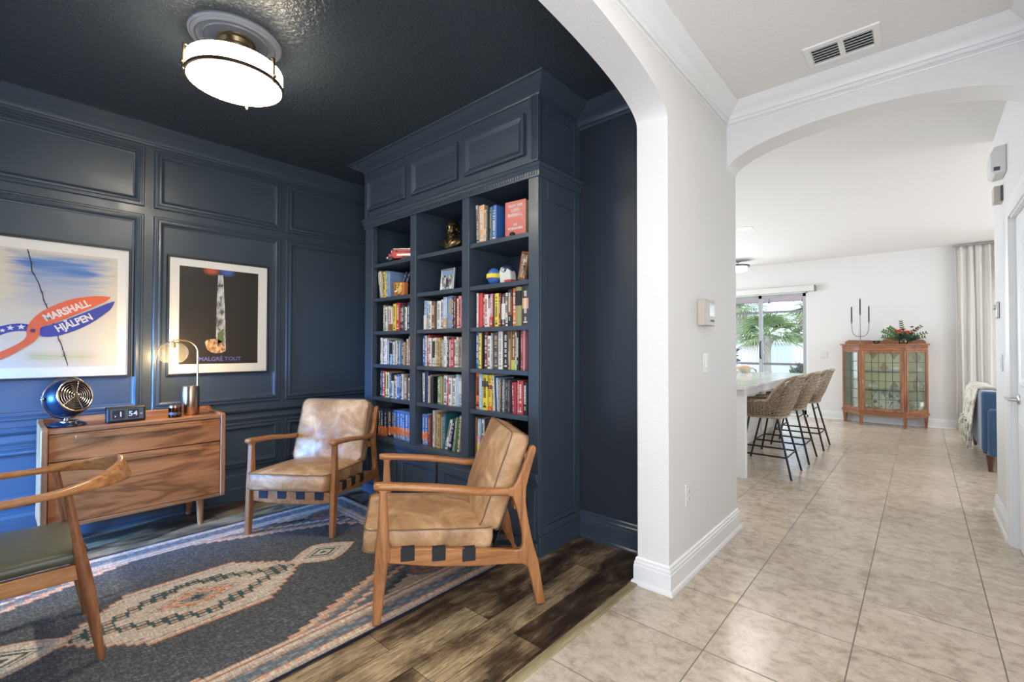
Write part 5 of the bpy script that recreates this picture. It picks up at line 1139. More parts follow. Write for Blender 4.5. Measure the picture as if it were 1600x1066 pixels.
# ================================================================== ROUND ARMCHAIR
rc = thing('round_armchair', 'teak armchair with curved wraparound top rail and dark green leather seat', 'armchair', (-2.690, 0.03, 0.006))
cy = 0.08; R = 0.265; path = []
def arm_pt(s):
    """s: -1..1 around from one arm tip to the other"""
    a = abs(s); sg = 1 if s > 0 else -1
    if a > 0.5:
        k = (a-0.5)/0.5; return Vector((sg*(R+0.012*math.sin(k*PI)), cy - k*0.36 - 0, 0.687-0.006*k)), 0
    an = (a/0.5)*PI/2; lift = (math.cos(an)**1.5 if an < PI/2 else 0)
    return Vector((sg*R*math.sin(an), cy+R*math.cos(an)*1.08, 0.687+0.026*lift)), lift
f = MB(); rings = []
NS = 64
for k in range(NS+1):
    s = -1+2*k/NS; p, lift = arm_pt(s); p0, _ = arm_pt(max(-1, s-0.01)); p1, _ = arm_pt(min(1, s+0.01)); tg = (p1-p0); tg.z = 0; tg.normalize(); sd = Vector((-tg.y, tg.x, 0))   # outward or inward
    a = abs(s); w_ = 0.040 if a > 0.6 else 0.040-0.016*lift; h_ = 0.026+0.062*lift**1.2
    if a > 0.93: w_ += 0.02*(a-0.93)/0.07
    e = 1.0 if a < 0.985 else 0.6
    tilt = 0.35*lift
    rings.append([p + sd*(u*e) + Vector((0, 0, v_*e)) + sd*(-tilt*v_) for u, v_ in rrect(w_, h_, 0.40)])
f.ring(rings); obj('top_rail', f, teak, rc, smooth=60)
for sx in (-1, 1):
    for (x0, y0, z0), (x1, y1, z1) in (((0.237, 0.272, 0), (0.255, 0.165, 0.676)), ((0.255, -0.265, 0), (0.268, -0.225, 0.676))):
        f = MB(); prof = [(0, .0125), (.08, .0145), (.30, .020), (.44, .0235), (.56, .022), (.66, .018), (.80, .0145), (1, .013)]
        f.ring([[(sx*(x0+(x1-x0)*k)+r*math.cos(2*PI*i/18), y0+(y1-y0)*k+r*math.sin(2*PI*i/18), z0+(z1-z0)*k) for i in range(18)] for k, r in prof]); obj('leg', f, teakz, rc)
    x = sx*0.243
    obj('side_rail', MB().box(x-.011, x+.011, -.24, .22, .345, .405), teak, rc, bevel=0.004)
obj('rear_rail', MB().box(-.23, .23, .205, .228, .345, .405), wood('teak_cross_rail', (0.30, 0.125, 0.046), (0.47, 0.215, 0.085), (0.62, 0.33, 0.15), 'x', 1.6, 0.33), rc, bevel=0.004)
obj('front_rail', MB().box(-.24, .24, -.255, -.232, .345, .405), teak, rc, bevel=0.004)
c, r1, r2 = cushion(.485, .465, .045, .010, .02, 20, 20, 0.0, 0); M = Matrix.Translation((0, -0.008, .430)); c.v = [M @ v_ for v_ in c.v]
obj('seat_pad', c, green_leather, rc, smooth=60)

# ================================================================== KITCHEN ISLAND AND STOOLS
quartz = mat('white_quartz', (0.74, 0.73, 0.71), 0.12); v = coords(quartz, (1, 1, 1)); base(quartz, ramp(quartz, noise_tex(quartz, v, 5, 6, 0.6, 1.2), [(0.42, (0.60, 0.59, 0.58)), (0.5, (0.74, 0.73, 0.71))]))
isl_m = mat('island_paint', (0.62, 0.60, 0.57), 0.4)
t = thing('kitchen_island', 'white quartz kitchen island with an end panel and painted base', 'kitchen island', (0, 0, 0))
obj('countertop', MB().box(-2.45, -1.248, 4.725, 7.86, 0.850, 0.880), quartz, t, bevel=0.004)
obj('apron', MB().box(-2.40, -1.262, 4.760, 7.82, 0.79, 0.850), isl_m, t, bevel=0.002)
obj('end_panel', MB().box(-2.40, -1.262, 4.780, 4.850, 0.0, 0.79), trimw, t, bevel=0.003)
obj('end_panel', MB().box(-2.40, -1.55, 7.74, 7.81, 0.0, 0.79), trimw, t, bevel=0.003)
f = MB(); f.box(-2.40, -1.66, 4.85, 7.74, 0.08, 0.79); f.box(-2.34, -1.70, 4.85, 7.74, 0, 0.08); obj('base_cabinet', f, isl_m, t, bevel=0.003)
for k in range(4): 
    f = MB(); f.frame((-1.6595, 4.90+k*0.71, 0.12), (0, 1, 0), (0, 0, 1), (1, 0, 0), 0.66, 0.64, [(0, 0), (0, 0.012), (0.05, 0.012), (0.054, 0.004)], 0, 0); obj('side_panel', f, isl_m, t)
obj('corbel', MB().box(-1.66, -1.30, 7.70, 7.74, 0.6, 0.79), isl_m, t)

rattan = mat('woven_rattan', (0.30, 0.22, 0.15), 0.6); v = coords(rattan, (30, 30, 60)); base(rattan, ramp(rattan, noise_tex(rattan, v, 2, 3), [(0.3, (0.16, 0.105, 0.065)), (0.5, (0.33, 0.245, 0.165)), (0.7, (0.50, 0.40, 0.30))]))
rattan_d = mat('dark_rattan_seat', (0.07, 0.05, 0.035), 0.7)
def stool(name, label, loc, rz=0):
    t = thing(name, label, 'bar stool', loc, rz, 'wicker bar stools')
    def P(s, k, off=0.0):
        """s along the U 0..1, k height 0..1"""
        a = (s-0.5)*2; A = abs(a); sg = 1 if a > 0 else -1
        if A > 0.45:
            q = (A-0.45)/0.55; x = 0.13 - q*0.36; y = sg*0.245; 
        else:
            q = A/0.45*PI/2; x = 0.03+0.19*math.cos(q)**0.6*1.0 if q < PI/2-1e-6 else 0.03; y = sg*0.245*math.sin(q)**0.75
            x = 0.13 + 0.10*max(0, math.cos(q))**0.6
        # top height
        m = max(0, min(1, (0.53-A)/0.13)); m = m*m*(3-2*m)
        top = 0.735+0.245*m - (0.03*max(0, (A-.6))/.4)
        if A < 0.42: top -= 0.02*(A/0.42)**6
        z = 0.575+(top-0.575)*k
        nar = 0.90+0.10*min(1, (z-0.575)/0.12)**0.7 if z > 0.5751 else 0.90
        lean = 0.20*max(0, z-0.62)*m + 0.16*max(0, z-0.62)*m*m
        return Vector((x*nar + lean + off*0, y*nar*(1-0.12*max(0, z-0.74)/0.245*1.2), z))
    NX, NZ = 46, 11
    vs = [P(i/NX, j/NZ) for j in range(NZ+1) for i in range(NX+1)]
    fs = [(j*(NX+1)+i, j*(NX+1)+i+1, (j+1)*(NX+1)+i+1, (j+1)*(NX+1)+i) for j in range(NZ) for i in range(NX)]
    f = MB(); f.add(vs, fs); o = obj('woven_shell', f, rattan, t, smooth=0)
    wf = o.modifiers.new('weave', 'WIREFRAME'); wf.thickness = 0.0125; wf.use_even_offset = False; wf.use_boundary = True
    f = MB(); f.tube([P(i/60, 1.0) for i in range(61)], 0.013, 8); f.tube([P(i/60, 0.0) for i in range(61)], 0.011, 8)
    for s in (0, 1): f.tube([P(s, k/6) for k in range(7)], 0.012, 8)
    obj('braided_rim', f, rattan, t)
    f = MB(); f.prism([(-0.215, -0.215), (0.12, -0.215), (0.19, -0.15), (0.205, 0), (0.19, 0.15), (0.12, 0.215), (-0.215, 0.215)], 0.565, 0.588, 'z'); obj('seat_base', f, rattan, t, bevel=0.006)
    f = MB(); f.prism([(-0.205, -0.205), (0.10, -0.205), (0.16, -0.14), (0.18, 0), (0.16, 0.14), (0.10, 0.205), (-0.205, 0.205)], 0.588, 0.640, 'z'); obj('seat_pad', f, rattan_d, t, bevel=0.014)
    feet = {}
    for sx, xt, xb in ((1, 0.155, 0.285), (-1, -0.175, -0.290)):
        for sy in (-1, 1):
            obj('leg', MB().tube([(xb, sy*0.245, 0.0), (xt, sy*0.165, 0.566)], 0.0105, 8), black_m, t)
    def L(sx, sy, z):
        xt, xb = (0.155, 0.285) if sx > 0 else (-0.175, -0.290); k = z/0.566
        return Vector((xb+(xt-xb)*k, sy*(0.245-0.08*k), z))
    f = MB(); z = 0.20; f.tube([L(1, -1, z), L(1, 1, z), L(-1, 1, z), L(-1, -1, z)], 0.009, 8, wrap=True, cap=False)
    obj('foot_ring', f, black_m, t)
    f = MB(); f.tube([L(1, -1, .49), L(1, 1, .49)], 0.007, 6); f.tube([L(-1, -1, .49), L(-1, 1, .49)], 0.007, 6); obj('cross_bar', f, black_m, t)
    return t
s0 = stool('bar_stool', 'woven rattan bar stool nearest the island end panel, its whole side in view', (-1.205, 5.25, 0))
dup(s0, (-1.190, 6.07, 0), 0.0, 'woven rattan bar stool in the middle of the row of three')
dup(s0, (-1.175, 6.96, 0), 0.0, 'woven rattan bar stool at the far end of the row towards the patio door')
tag(s0, group='wicker bar stools')

def tv(a, b_, k): return Vector(a).lerp(Vector(b_), k)
petal_o = mat('coral_petal', (0.70, 0.13, 0.05), 0.6); petal_r = mat('dark_red_petal', (0.18, 0.015, 0.02), 0.6); petal_p = mat('dusty_pink_petal', (0.50, 0.22, 0.18), 0.6); leafm = mat('leaf_green', (0.07, 0.15, 0.04), 0.55); leafd = mat('leaf_dark_green', (0.025, 0.06, 0.025), 0.5)
def flower_head(par, c, r, m, seed):
    rr = random.Random(seed); f = MB()
    for ring_, n, tl in ((0, 9, 0.25), (1, 8, 0.7), (2, 6, 1.15)):
        for k in range(n):
            a = k*2*PI/n+ring_*0.4+rr.random()*0.3; d = Vector((math.cos(a)*math.cos(tl), math.sin(a)*math.cos(tl), math.sin(tl)))
            f.leaf(Vector(c), d, (0, 0, 1), r*(1-0.18*ring_), r*0.34, 0, 0.25, 3)
    f.sphere(c, r*0.28, 10, 6); return obj('flower', f, m, par)
def foliage(par, base_pt, specs, m, nm='foliage_sprig'):
    for (dx, dy, dz, L_, n, w_) in specs:
        f = MB(); d = Vector((dx, dy, dz)).normalized(); p0 = Vector(base_pt); pts = [p0+d*L_*k/8 - Vector((0, 0, 0.12*L_*(k/8)**2)) for k in range(9)]
        f.tube(pts, 0.0016, 5)
        for k in range(2, 9):
            for s_ in (-1, 1):
                sd = d.cross(Vector((0.1, -1, 0.2))).normalized()*s_; f.leaf(pts[k], (d*0.8+sd), (0, -1, 0.3), w_*(1.15-0.06*k), w_*0.20, 0, 0.2, 3)
        obj(nm, f, m, par)
t = thing('flower_vase', 'dark vase of dusty pink and red flowers on the island', 'flowers', (-2.20, 7.26, 0.880))
obj('vase', MB().lathe([(0.001, 0), (0.045, 0), (0.06, 0.05), (0.035, 0.12), (0.042, 0.15), (0.038, 0.15), (0.03, 0.12), (0.001, 0.02)], 28), dkp, t)
for k, (x, y, z, r, m) in enumerate(((0, 0, .24, .06, petal_p), (.05, -.02, .30, .05, petal_o), (-.04, 0, .34, .05, petal_p), (.02, .02, .40, .045, petal_r), (.09, 0, .22, .05, petal_p), (-.09, 0, .24, .05, petal_p), (.10, 0, .36, .03, petal_o))): flower_head(t, (x, y, z), r, m, k)
foliage(t, (0, 0, .13), [(.6, -.2, .8, .26, 6, .05), (-.5, -.2, .9, .26, 6, .05), (.9, -.2, .4, .22, 6, .05), (.1, -.3, 1, .3, 6, .05)], leafm)
t = thing('serving_bowl', 'small cream bowl beside the flowers on the island', 'bowl', (-1.99, 7.50, 0.880))
obj('bowl_body', MB().lathe([(0.001, 0), (0.05, 0), (0.055, 0.01), (0.11, 0.055), (0.125, 0.085), (0.120, 0.085), (0.10, 0.055), (0.001, 0.02)], 36), BM['cream'], t)
f = MB(); f.sphere((0, 0, 0.075), 0.075, 18, 10, sc=(1.2, 1.1, 0.5)); obj('contents', f, BM['peach'], t)

# ================================================================== CURIO CABINET
cb = thing('curio_cabinet', 'reddish wood curio cabinet with leaded glass doors and canted sides', 'display cabinet', (0, 0, 0))
yb, yf_, ys = 9.84, 9.40, 9.69; xl, xr, fl_, fr_ = -1.010, 0.085, -0.757, -0.172
plan = [(xl, yb), (xl, ys), (fl_, yf_), (fr_, yf_), (xr, ys), (xr, yb)]
def grow(o):
    c = (-0.4625, yb); return [(p[0]+(o if p[0] > c[0] else -o), p[1]-(o if p[1] < yb-0.01 else 0)) for p in plan]
ybk = yb
f = MB(); f.prism(grow(0.0), 0.165, 0.225, 'z'); f.prism(grow(0.018), 0.205, 0.222, 'z'); f.prism(grow(0.004), 0.225, 0.255, 'z'); obj('base', f, mahogx, cb, bevel=0.003)
f = MB(); f.prism(grow(0.0), 1.215, 1.30, 'z'); f.prism(grow(0.008), 1.262, 1.275, 'z'); f.prism(grow(0.026), 1.300, 1.322, 'z'); obj('top', f, mahogx, cb, bevel=0.004)
for x in (xl+0.004, xr-0.016): obj('side_board', MB().box(x, x+0.012, ys+0.01, yb-0.012, 0.225, 1.25), mahog, cb)
f = MB(); f.box(xl+0.01, xr-0.01, yb-0.012, yb, 0.225, 1.30); obj('back_panel', f, mat('pale_gold_back', (0.88, 0.76, 0.48), 0.6), cb)
dia = mat('gold_diamond', (0.48, 0.32, 0.12), 0.5)
f = MB()
for (cx, cz) in ((-0.60, 1.16), (-0.46, 0.93), (-0.60, 0.62), (-0.33, 1.16), (-0.33, 0.62), (-0.05, 1.1), (-0.05, 0.7), (-0.85, 1.0)):
    f.prism([(cx, cz-0.10), (cx+0.055, cz), (cx, cz+0.10), (cx-0.055, cz)], yb-0.015, yb-0.0125, 'y')
obj('diamond_pattern', f, dia, cb, smooth=0)
for z in (0.565, 0.862): f = MB(); f.prism([(xl+0.03, yb-0.012), (xl+0.03, ys+0.02), (fl_+0.02, yf_+0.05), (fr_-0.02, yf_+0.05), (xr-0.03, ys+0.02), (xr-0.03, yb-0.012)], z, z+0.010, 'z'); obj('shelf', f, thin_glass('shelf_glass_%d' % int(z*1000), (0.80, 0.86, 0.80), 0.3), cb)
legs = [(xl+0.03, ys+0.02), (fl_+0.02, yf_+0.02), (fr_-0.02, yf_+0.02), (xr-0.03, ys+0.02)]
for (x, y) in legs + [(xl+0.03, yb-0.03), (xr-0.03, yb-0.03)]:
    f = MB(); f.ring([[(x-r, y-r, z), (x+r, y-r, z), (x+r, y+r, z), (x-r, y+r, z)] for z, r in ((0, 0.015), (0.15, 0.026), (0.17, 0.026))]); obj('leg', f, mahog, cb, smooth=0)
for (x, y) in [(xl, ys), (fl_, yf_), (fr_, yf_), (xr, ys)]:
    sx = 0.02 if x < -0.4 else -0.02
    f = MB(); f.cyl(x+sx, y+0.022, 0.225, 1.215, 0.022, n=12); obj('corner_post', f, mahog, cb)
lead = mat('lead_came', (0.06, 0.075, 0.06), 0.5, 0.4); cglass = thin_glass('pale_green_glass', (0.92, 0.95, 0.88), 0.2)
N, L = cglass.node_tree.nodes, cglass.node_tree.links; o_ = [n for n in N if n.type == 'OUTPUT_MATERIAL'][0]; mxs = [n for n in N if n.type == 'MIX_SHADER'][0]
df = N.new('ShaderNodeBsdfDiffuse'); df.inputs[0].default_value = (0.62, 0.64, 0.52, 1); m2 = N.new('ShaderNodeMixShader'); m2.inputs[0].default_value = 0.09; L.new(mxs.outputs[0], m2.inputs[1]); L.new(df.outputs[0], m2.inputs[2]); L.new(m2.outputs[0], o_.inputs[0])
def leaded(name, A, B, z0, z1, nx, nz, fw):
    A, B = Vector((*A, 0)), Vector((*B, 0)); ux = (B-A); Lx = ux.length; ux.normalize(); un = Vector((ux.y, -ux.x, 0))
    if un.y > 0: un = -un
    fr = MB(); fr.frame(A+Vector((0, 0, z0)), ux, (0, 0, 1), un, Lx, z1-z0, [(0, -0.012), (0, 0.008), (0.004, 0.012), (fw-0.006, 0.012), (fw, 0.004), (fw, -0.012)])
    d = obj(name, fr, mahog, cb)
    Pt = lambda s, z, e=0.0: A+ux*s+un*e+Vector((0, 0, z))
    g = MB(); g.add([Pt(fw, z0+fw), Pt(Lx-fw, z0+fw), Pt(Lx-fw, z1-fw), Pt(fw, z1-fw), Pt(fw, z0+fw, 0.002), Pt(Lx-fw, z0+fw, 0.002), Pt(Lx-fw, z1-fw, 0.002), Pt(fw, z1-fw, 0.002)], [(0, 1, 2, 3), (7, 6, 5, 4), (0, 4, 5, 1), (1, 5, 6, 2), (2, 6, 7, 3), (3, 7, 4, 0)]); obj('glass_pane', g, cglass, d, smooth=0)
    l = MB()
    for k in range(1, nx): s = fw+(Lx-2*fw)*k/nx; l.tube([Pt(s, z0+fw, 0.003), Pt(s, z1-fw, 0.003)], 0.0038, 6)
    for k in range(1, nz): z = z0+fw+(z1-z0-2*fw)*k/nz; l.tube([Pt(fw, z, 0.003), Pt(Lx-fw, z, 0.003)], 0.0034, 6)
    obj('lead_strips', l, lead, d); return d
dmain = leaded('door', (fl_+0.03, yf_), (fr_-0.03, yf_), 0.240, 1.215, 5, 6, 0.045)
obj('key_plate', MB().box(fl_+0.045, fl_+0.055, yf_-0.018, yf_-0.012, 0.68, 0.74), brass, dmain)
leaded('side_glass_panel', (xl+0.012, ys-0.012), (fl_-0.0, yf_+0.012), 0.255, 1.215, 2, 6, 0.030)
leaded('side_glass_panel', (fr_+0.0, yf_+0.012), (xr-0.012, ys-0.012), 0.255, 1.215, 2, 6, 0.030)
f = MB(); f.prism([(-0.98, 1.322), (-0.60, 1.322), (-0.60, 1.355), (-0.63, 1.385), (-0.93, 1.392), (-0.98, 1.36)], yb-0.03, yb-0.01, 'y'); obj('back_gallery', f, mahogx, cb, bevel=0.003)
f = MB(); f.prism([(-0.60, 1.322), (-0.60, 1.352), (-0.50, 1.355), (-0.455, 1.40), (-0.42, 1.432), (-0.30, 1.432), (-0.27, 1.40), (-0.22, 1.39), (0.03, 1.392), (0.065, 1.36), (0.065, 1.322)], yb-0.03, yb-0.01, 'y'); obj('back_gallery', f, mahogx, cb, bevel=0.003)
china = mat('white_china', (0.72, 0.71, 0.68), 0.2)
def plate(mb, c, r, tilt=0.0):
    M = Matrix.Translation(c) @ Matrix.Rotation(tilt, 4, 'X'); mb.lathe([(0.001, 0.003), (r*0.55, 0.003), (r*0.62, 0.008), (r, 0.016), (r, 0.019), (r*0.6, 0.012), (r*0.5, 0.007), (0.001, 0.007)], 28, 0, M)
def single(nm, lab, cat, f, m, grp=None):
    o = obj(nm, f, m); tag(o, lab, cat, grp); return o
def teapot(loc, s=1.0):
    f = MB(); f.lathe([(0.001, 0), (0.035, 0), (0.04, 0.006), (0.065, 0.035), (0.06, 0.065), (0.03, 0.082), (0.012, 0.086), (0.008, 0.094), (0.012, 0.1), (0.001, 0.106)], 26)
    f.tube([(0.055, 0, 0.035), (0.085, 0, 0.05), (0.105, 0, 0.08)], [0.012, 0.009, 0.006], 8); f.tube([(-0.055, 0, 0.065), (-0.09, 0, 0.068), (-0.095, 0, 0.04), (-0.06, 0, 0.025)], 0.005, 8)
    f.v = [v_*s + Vector(loc) for v_ in f.v]; return f
f = MB(); plate(f, (-0.64, 9.62, 0.873), 0.10); f.lathe([(0.03, 0), (0.045, 0.02), (0.075, 0.05), (0.07, 0.05), (0.001, 0.02)], 20, 0, Matrix.Translation((-0.64, 9.62, 0.885))); single('china_dish', 'white footed dish on a plate, upper shelf behind the cabinet door', 'dish', f, china, 'china in the curio cabinet')
f = teapot((-0.33, 9.62, 0.883)); plate(f, (-0.33, 9.62, 0.873), 0.15); single('china_tureen', 'white covered tureen on a wide platter, upper cabinet shelf', 'tureen', f, china, 'china in the curio cabinet')
f = teapot((-0.58, 9.62, 0.583), 1.1); plate(f, (-0.55, 9.62, 0.5755), 0.17); single('china_teapot', 'white teapot on a wide plate, middle cabinet shelf', 'teapot', f, china, 'china in the curio cabinet')
f = MB()
for k in range(4): plate(f, (-0.27, 9.64, 0.5755+k*0.008), 0.07)
single('plate_stack', 'little stack of white plates at the end of the middle cabinet shelf', 'plates', f, china, 'china in the curio cabinet')
floral = mat('floral_china', (0.7, 0.7, 0.68), 0.2); v = coords(floral, (1, 1, 1)); base(floral, ramp(floral, noise_tex(floral, v, 16, 4, 0.6, 0.8), [(0.40, (0.03, 0.05, 0.10)), (0.46, (0.72, 0.71, 0.68)), (0.60, (0.72, 0.71, 0.68)), (0.66, (0.20, 0.10, 0.07))]))
f = MB(); f.lathe([(0.001, 0.003), (0.12, 0.003), (0.19, 0.016), (0.19, 0.020), (0.12, 0.010), (0.001, 0.008)], 40, 0, Matrix.Translation((-0.40, 9.72, 0.425)) @ Matrix.Diagonal((1.15, 1, 0.95, 1)) @ Matrix.Rotation(math.radians(78), 4, 'X')); single('floral_platter', 'large flower patterned platter standing at the bottom of the curio cabinet', 'platter', f, floral)
f = MB(); plate(f, (-0.63, 9.58, 0.256), 0.08); f.sphere((-0.63, 9.58, 0.30), 0.05, 20, 10, sc=(1.3, 1, .7)); single('floral_bowl', 'low flower patterned covered bowl in front of the large platter', 'bowl', f, floral)
f = MB(); f.lathe([(0.04, 0), (0.06, 0.04), (0.085, 0.10), (0.08, 0.16), (0.075, 0.16), (0.07, 0.1), (0.001, 0.02)], 24, 0, Matrix.Translation((-0.05, 9.66, 0.256))); single('floral_pitcher', 'flower patterned jar at the foot of the right glass side', 'jar', f, floral)
f = MB(); plate(f, (-0.04, 9.68, 0.873), 0.09); f.lathe([(0.03, 0), (0.05, 0.03), (0.06, 0.05), (0.001, 0.03)], 20, 0, Matrix.Translation((-0.04, 9.68, 0.885))); single('china_cup', 'white cup and saucer on the upper shelf behind the right side glass', 'cup', f, china, 'china in the curio cabinet')
f = MB(); f.lathe([(0.02, 0), (0.035, 0.03), (0.05, 0.08), (0.03, 0.12), (0.03, 0.15), (0.001, 0.15)], 20, 0, Matrix.Translation((-0.05, 9.67, 0.5755))); f.tube([(0.0, 9.67, .68), (.03, 9.67, .67), (.03, 9.67, .62), (-.01, 9.67, .61)], 0.006, 8); single('brown_jug', 'small brown jug on the middle shelf behind the right side glass', 'jug', f, mat('brown_glaze', (0.22, 0.11, 0.05), 0.3))
f = MB(); f.lathe([(0.025, 0), (0.04, 0.04), (0.05, 0.09), (0.025, 0.13), (0.03, 0.17), (0.001, 0.17)], 20, 0, Matrix.Translation((-0.86, 9.67, 0.5755))); f.sphere((-0.86, 9.66, 0.77), 0.035, 12, 8); single('grey_figurine', 'grey figurine vase behind the left glass side of the cabinet', 'figurine', f, BM['grey'])

# candelabra
t = thing('candelabra', 'thin metal candelabra with three dark tapers on the curio cabinet', 'candelabra', (-0.752, 9.60, 1.322))
can = mat('gunmetal', (0.16, 0.15, 0.14), 0.35, 0.9); cwax = mat('dark_brown_wax', (0.045, 0.03, 0.022), 0.45)
f = MB(); f.lathe([(0.001, 0), (0.05, 0), (0.05, 0.006), (0.012, 0.012), (0.001, 0.014)], 28); obj('base', f, can, t)
f = MB(); f.tube([(0, 0, 0.01), (0, 0, 0.50)], 0.005, 8)
arc = [(-0.115, 0, 0.37), (-0.113, 0, 0.27), (-0.105, 0, 0.20), (-0.085, 0, 0.155), (-0.05, 0, 0.13), (0, 0, 0.122)]
f.tube(arc + [(-x, y, z) for x, y, z in arc[-2::-1]], 0.005, 8); obj('branched_stem', f, can, t)
for x, z in ((-0.115, 0.37), (0, 0.50), (0.115, 0.37)):
    obj('candle_cup', MB().lathe([(0.006, z-0.03), (0.013, z), (0.014, z+0.025), (0.001, z+0.026)], 16, c=(x, 0)), can, t)
    obj('taper_candle', MB().lathe([(0.011, z+0.02), (0.010, z+0.24), (0.004, z+0.262), (0.001, z+0.266)], 14, c=(x, 0)), cwax, t)
t = thing('flower_arrangement', 'orange and dark flowers with wispy greens in a low glass vase', 'flowers', (-0.205, 9.56, 1.322))
obj('vase', MB().lathe([(0.001, 0.0), (0.045, 0), (0.055, 0.02), (0.06, 0.075), (0.055, 0.075), (0.05, 0.02), (0.001, 0.01)], 28), thin_glass('vase_glass', (0.85, 0.92, 0.88), 0.3), t)
for k, (x, y, z, r, m) in enumerate(((-.055, -.03, .185, .075, petal_o), (.045, -.04, .165, .08, petal_o), (0, -.02, .22, .045, petal_r), (.13, -.01, .20, .04, petal_r), (.105, 0, .26, .032, petal_r), (.165, 0, .24, .028, petal_r), (.10, -.02, .15, .04, petal_r))): flower_head(t, (x, y, z), r, m, 30+k)
foliage(t, (0, 0, .06), [(-1, -.2, .75, .30, 7, .07), (-.8, -.1, 1.1, .28, 7, .07), (-1, 0, .35, .26, 6, .06), (-.1, 0, 1.2, .33, 6, .05), (1, 0, .55, .30, 6, .05), (.8, 0, .95, .32, 6, .05), (1, -.2, .30, .26, 6, .05)], leafm)
foliage(t, (0, 0, .05), [(-.4, -.6, .5, .16, 6, .07), (.4, -.6, .4, .18, 6, .07), (0, -.6, .7, .16, 6, .07), (.7, -.4, .3, .2, 6, .07)], leafd)
t = thing('glass_dish', 'small clear glass ornament beside the candelabra on the cabinet', 'ornament', (-0.545, 9.62, 1.322))
obj('glass_body', MB().lathe([(0.001, 0), (0.05, 0), (0.035, 0.02), (0.07, 0.05), (0.066, 0.052), (0.001, 0.03)], 20), thin_glass('ornament_glass', (0.8, 0.78, 0.76), 0.5), t)
f = MB(); f.sphere((0, 0, 0.05), 0.03, 12, 8, sc=(1.3, 1, .7)); obj('pale_petals', f, BM['cream'], t)

# ================================================================== SOFA, THROW, CURTAIN
blue = mat('blue_velvet', (0.020, 0.075, 0.165), 0.75, sheen=0.6); v = coords(blue); bump(blue, noise_tex(blue, v, 40, 4), 0.1, 0.004)
sf = thing('blue_sofa', 'blue upholstered sofa with its back to the walkway', 'sofa', (0, 0, 0))
obj('backrest', MB().box(0.455, 0.60, 6.69, 8.50, 0.20, 0.815), blue, sf, bevel=0.03, seg=4)
obj('arm', MB().box(0.50, 1.40, 6.66, 6.86, 0.16, 0.640), blue, sf, bevel=0.03, seg=4)
obj('arm', MB().box(0.50, 1.40, 8.34, 8.54, 0.16, 0.640), blue, sf, bevel=0.03, seg=4)
obj('seat_base', MB().box(0.47, 1.38, 6.80, 8.42, 0.16, 0.30), blue, sf, bevel=0.02)
for y in (6.87, 7.61): obj('seat_cushion', MB().box(0.61, 1.40, y, y+0.73, 0.30, 0.46), blue, sf, bevel=0.04, seg=4)
dleg = mat('dark_sofa_leg', (0.09, 0.035, 0.016), 0.4)
for x in (0.52, 1.33):
    for y in (6.73, 8.46): f = MB(); f.lathe([(0.017, 0), (0.034, 0.165)], 16, c=(x, y)); obj('leg', f, dleg, sf)
c, r1, r2 = cushion(.46, .46, .11, .035, .03, 16, 16, 0.004, 2); M = Matrix.Translation((0.745, 7.05, .735)) @ Matrix.Rotation(math.radians(72), 4, 'Y'); c.v = [M @ v_ for v_ in c.v]
o = obj('throw_pillow', c, mat('teal_blue_velvet', (0.02, 0.085, 0.13), 0.7, sheen=0.4), None, smooth=60); tag(o, 'teal blue throw pillow standing against the sofa back', 'pillow')
knit = mat('cream_knit', (0.50, 0.47, 0.37), 0.9); v = coords(knit); n1 = noise_tex(knit, v, 45, 3); bump(knit, n1, 0.8, 0.01); base(knit, ramp(knit, noise_tex(knit, v, 16, 4), [(0.34, (0.30, 0.30, 0.24)), (0.46, (0.66, 0.62, 0.50)), (0.62, (0.80, 0.77, 0.68))]))
t = thing('throw_blanket', 'cream knitted throw with tassels draped over the blue sofa back', 'blanket', (0, 0, 0))
f = MB(); rings = []
for k in range(33):
    y = 7.02+1.16*k/32; w_ = 0.012*math.sin(k*0.9)+0.007*math.sin(k*2.3); zb = 0.42+0.02*math.sin(k*1.3)
    rings.append([(0.400-abs(w_), y, zb), (0.415-abs(w_), y, 0.60), (0.440-abs(w_), y, 0.78), (0.452, y, 0.828), (0.53, y, 0.834), (0.605, y, 0.824), (0.618, y, 0.70), (0.618, y, 0.62),
                  (0.604, y, 0.62), (0.604, y, 0.70), (0.598, y, 0.814), (0.53, y, 0.820), (0.458, y, 0.815), (0.451-abs(w_), y, 0.78), (0.423-abs(w_), y, 0.60), (0.408-abs(w_), y, zb)])
f.ring(rings); obj('knit_panel', f, knit, t, smooth=60)
for k in range(22):
    y = 7.03+1.14*k/21; zb = 0.42+0.02*math.sin(k*1.3*32/21)
    f = MB(); x = 0.398-0.02*(k % 2)
    f.sphere((x, y, zb), 0.016, 10, 6)
    for q in range(6): f.tube([(x, y, zb), (x-0.012+0.010*math.cos(q), y+0.016*math.sin(q*1.05), zb-0.08), (x-0.010+0.018*math.cos(q), y+0.026*math.sin(q*1.05), zb-0.18-0.03*(k % 3)-0.01*(q % 3))], [0.009, 0.008, 0.005], 5)
    obj('tassel', f, knit, t)
linen = mat('ivory_linen', (0.86, 0.84, 0.80), 0.85); N, L, b = nodes(linen); b.inputs['Transmission Weight'].default_value = 0.0
tr = N.new('ShaderNodeBsdfTranslucent'); tr.inputs[0].default_value = (0.92, 0.90, 0.86, 1); mx = N.new('ShaderNodeMixShader'); mx.inputs[0].default_value = 0.5
L.new(b.outputs[0], mx.inputs[1]); L.new(tr.outputs[0], mx.inputs[2]); L.new(mx.outputs[0], N['Material Output'].inputs[0])
t = thing('curtain', 'floor length ivory pleated curtain at the far living room window', 'curtain', (0, 0, 0))
f = MB(); nx = 220; rings = []
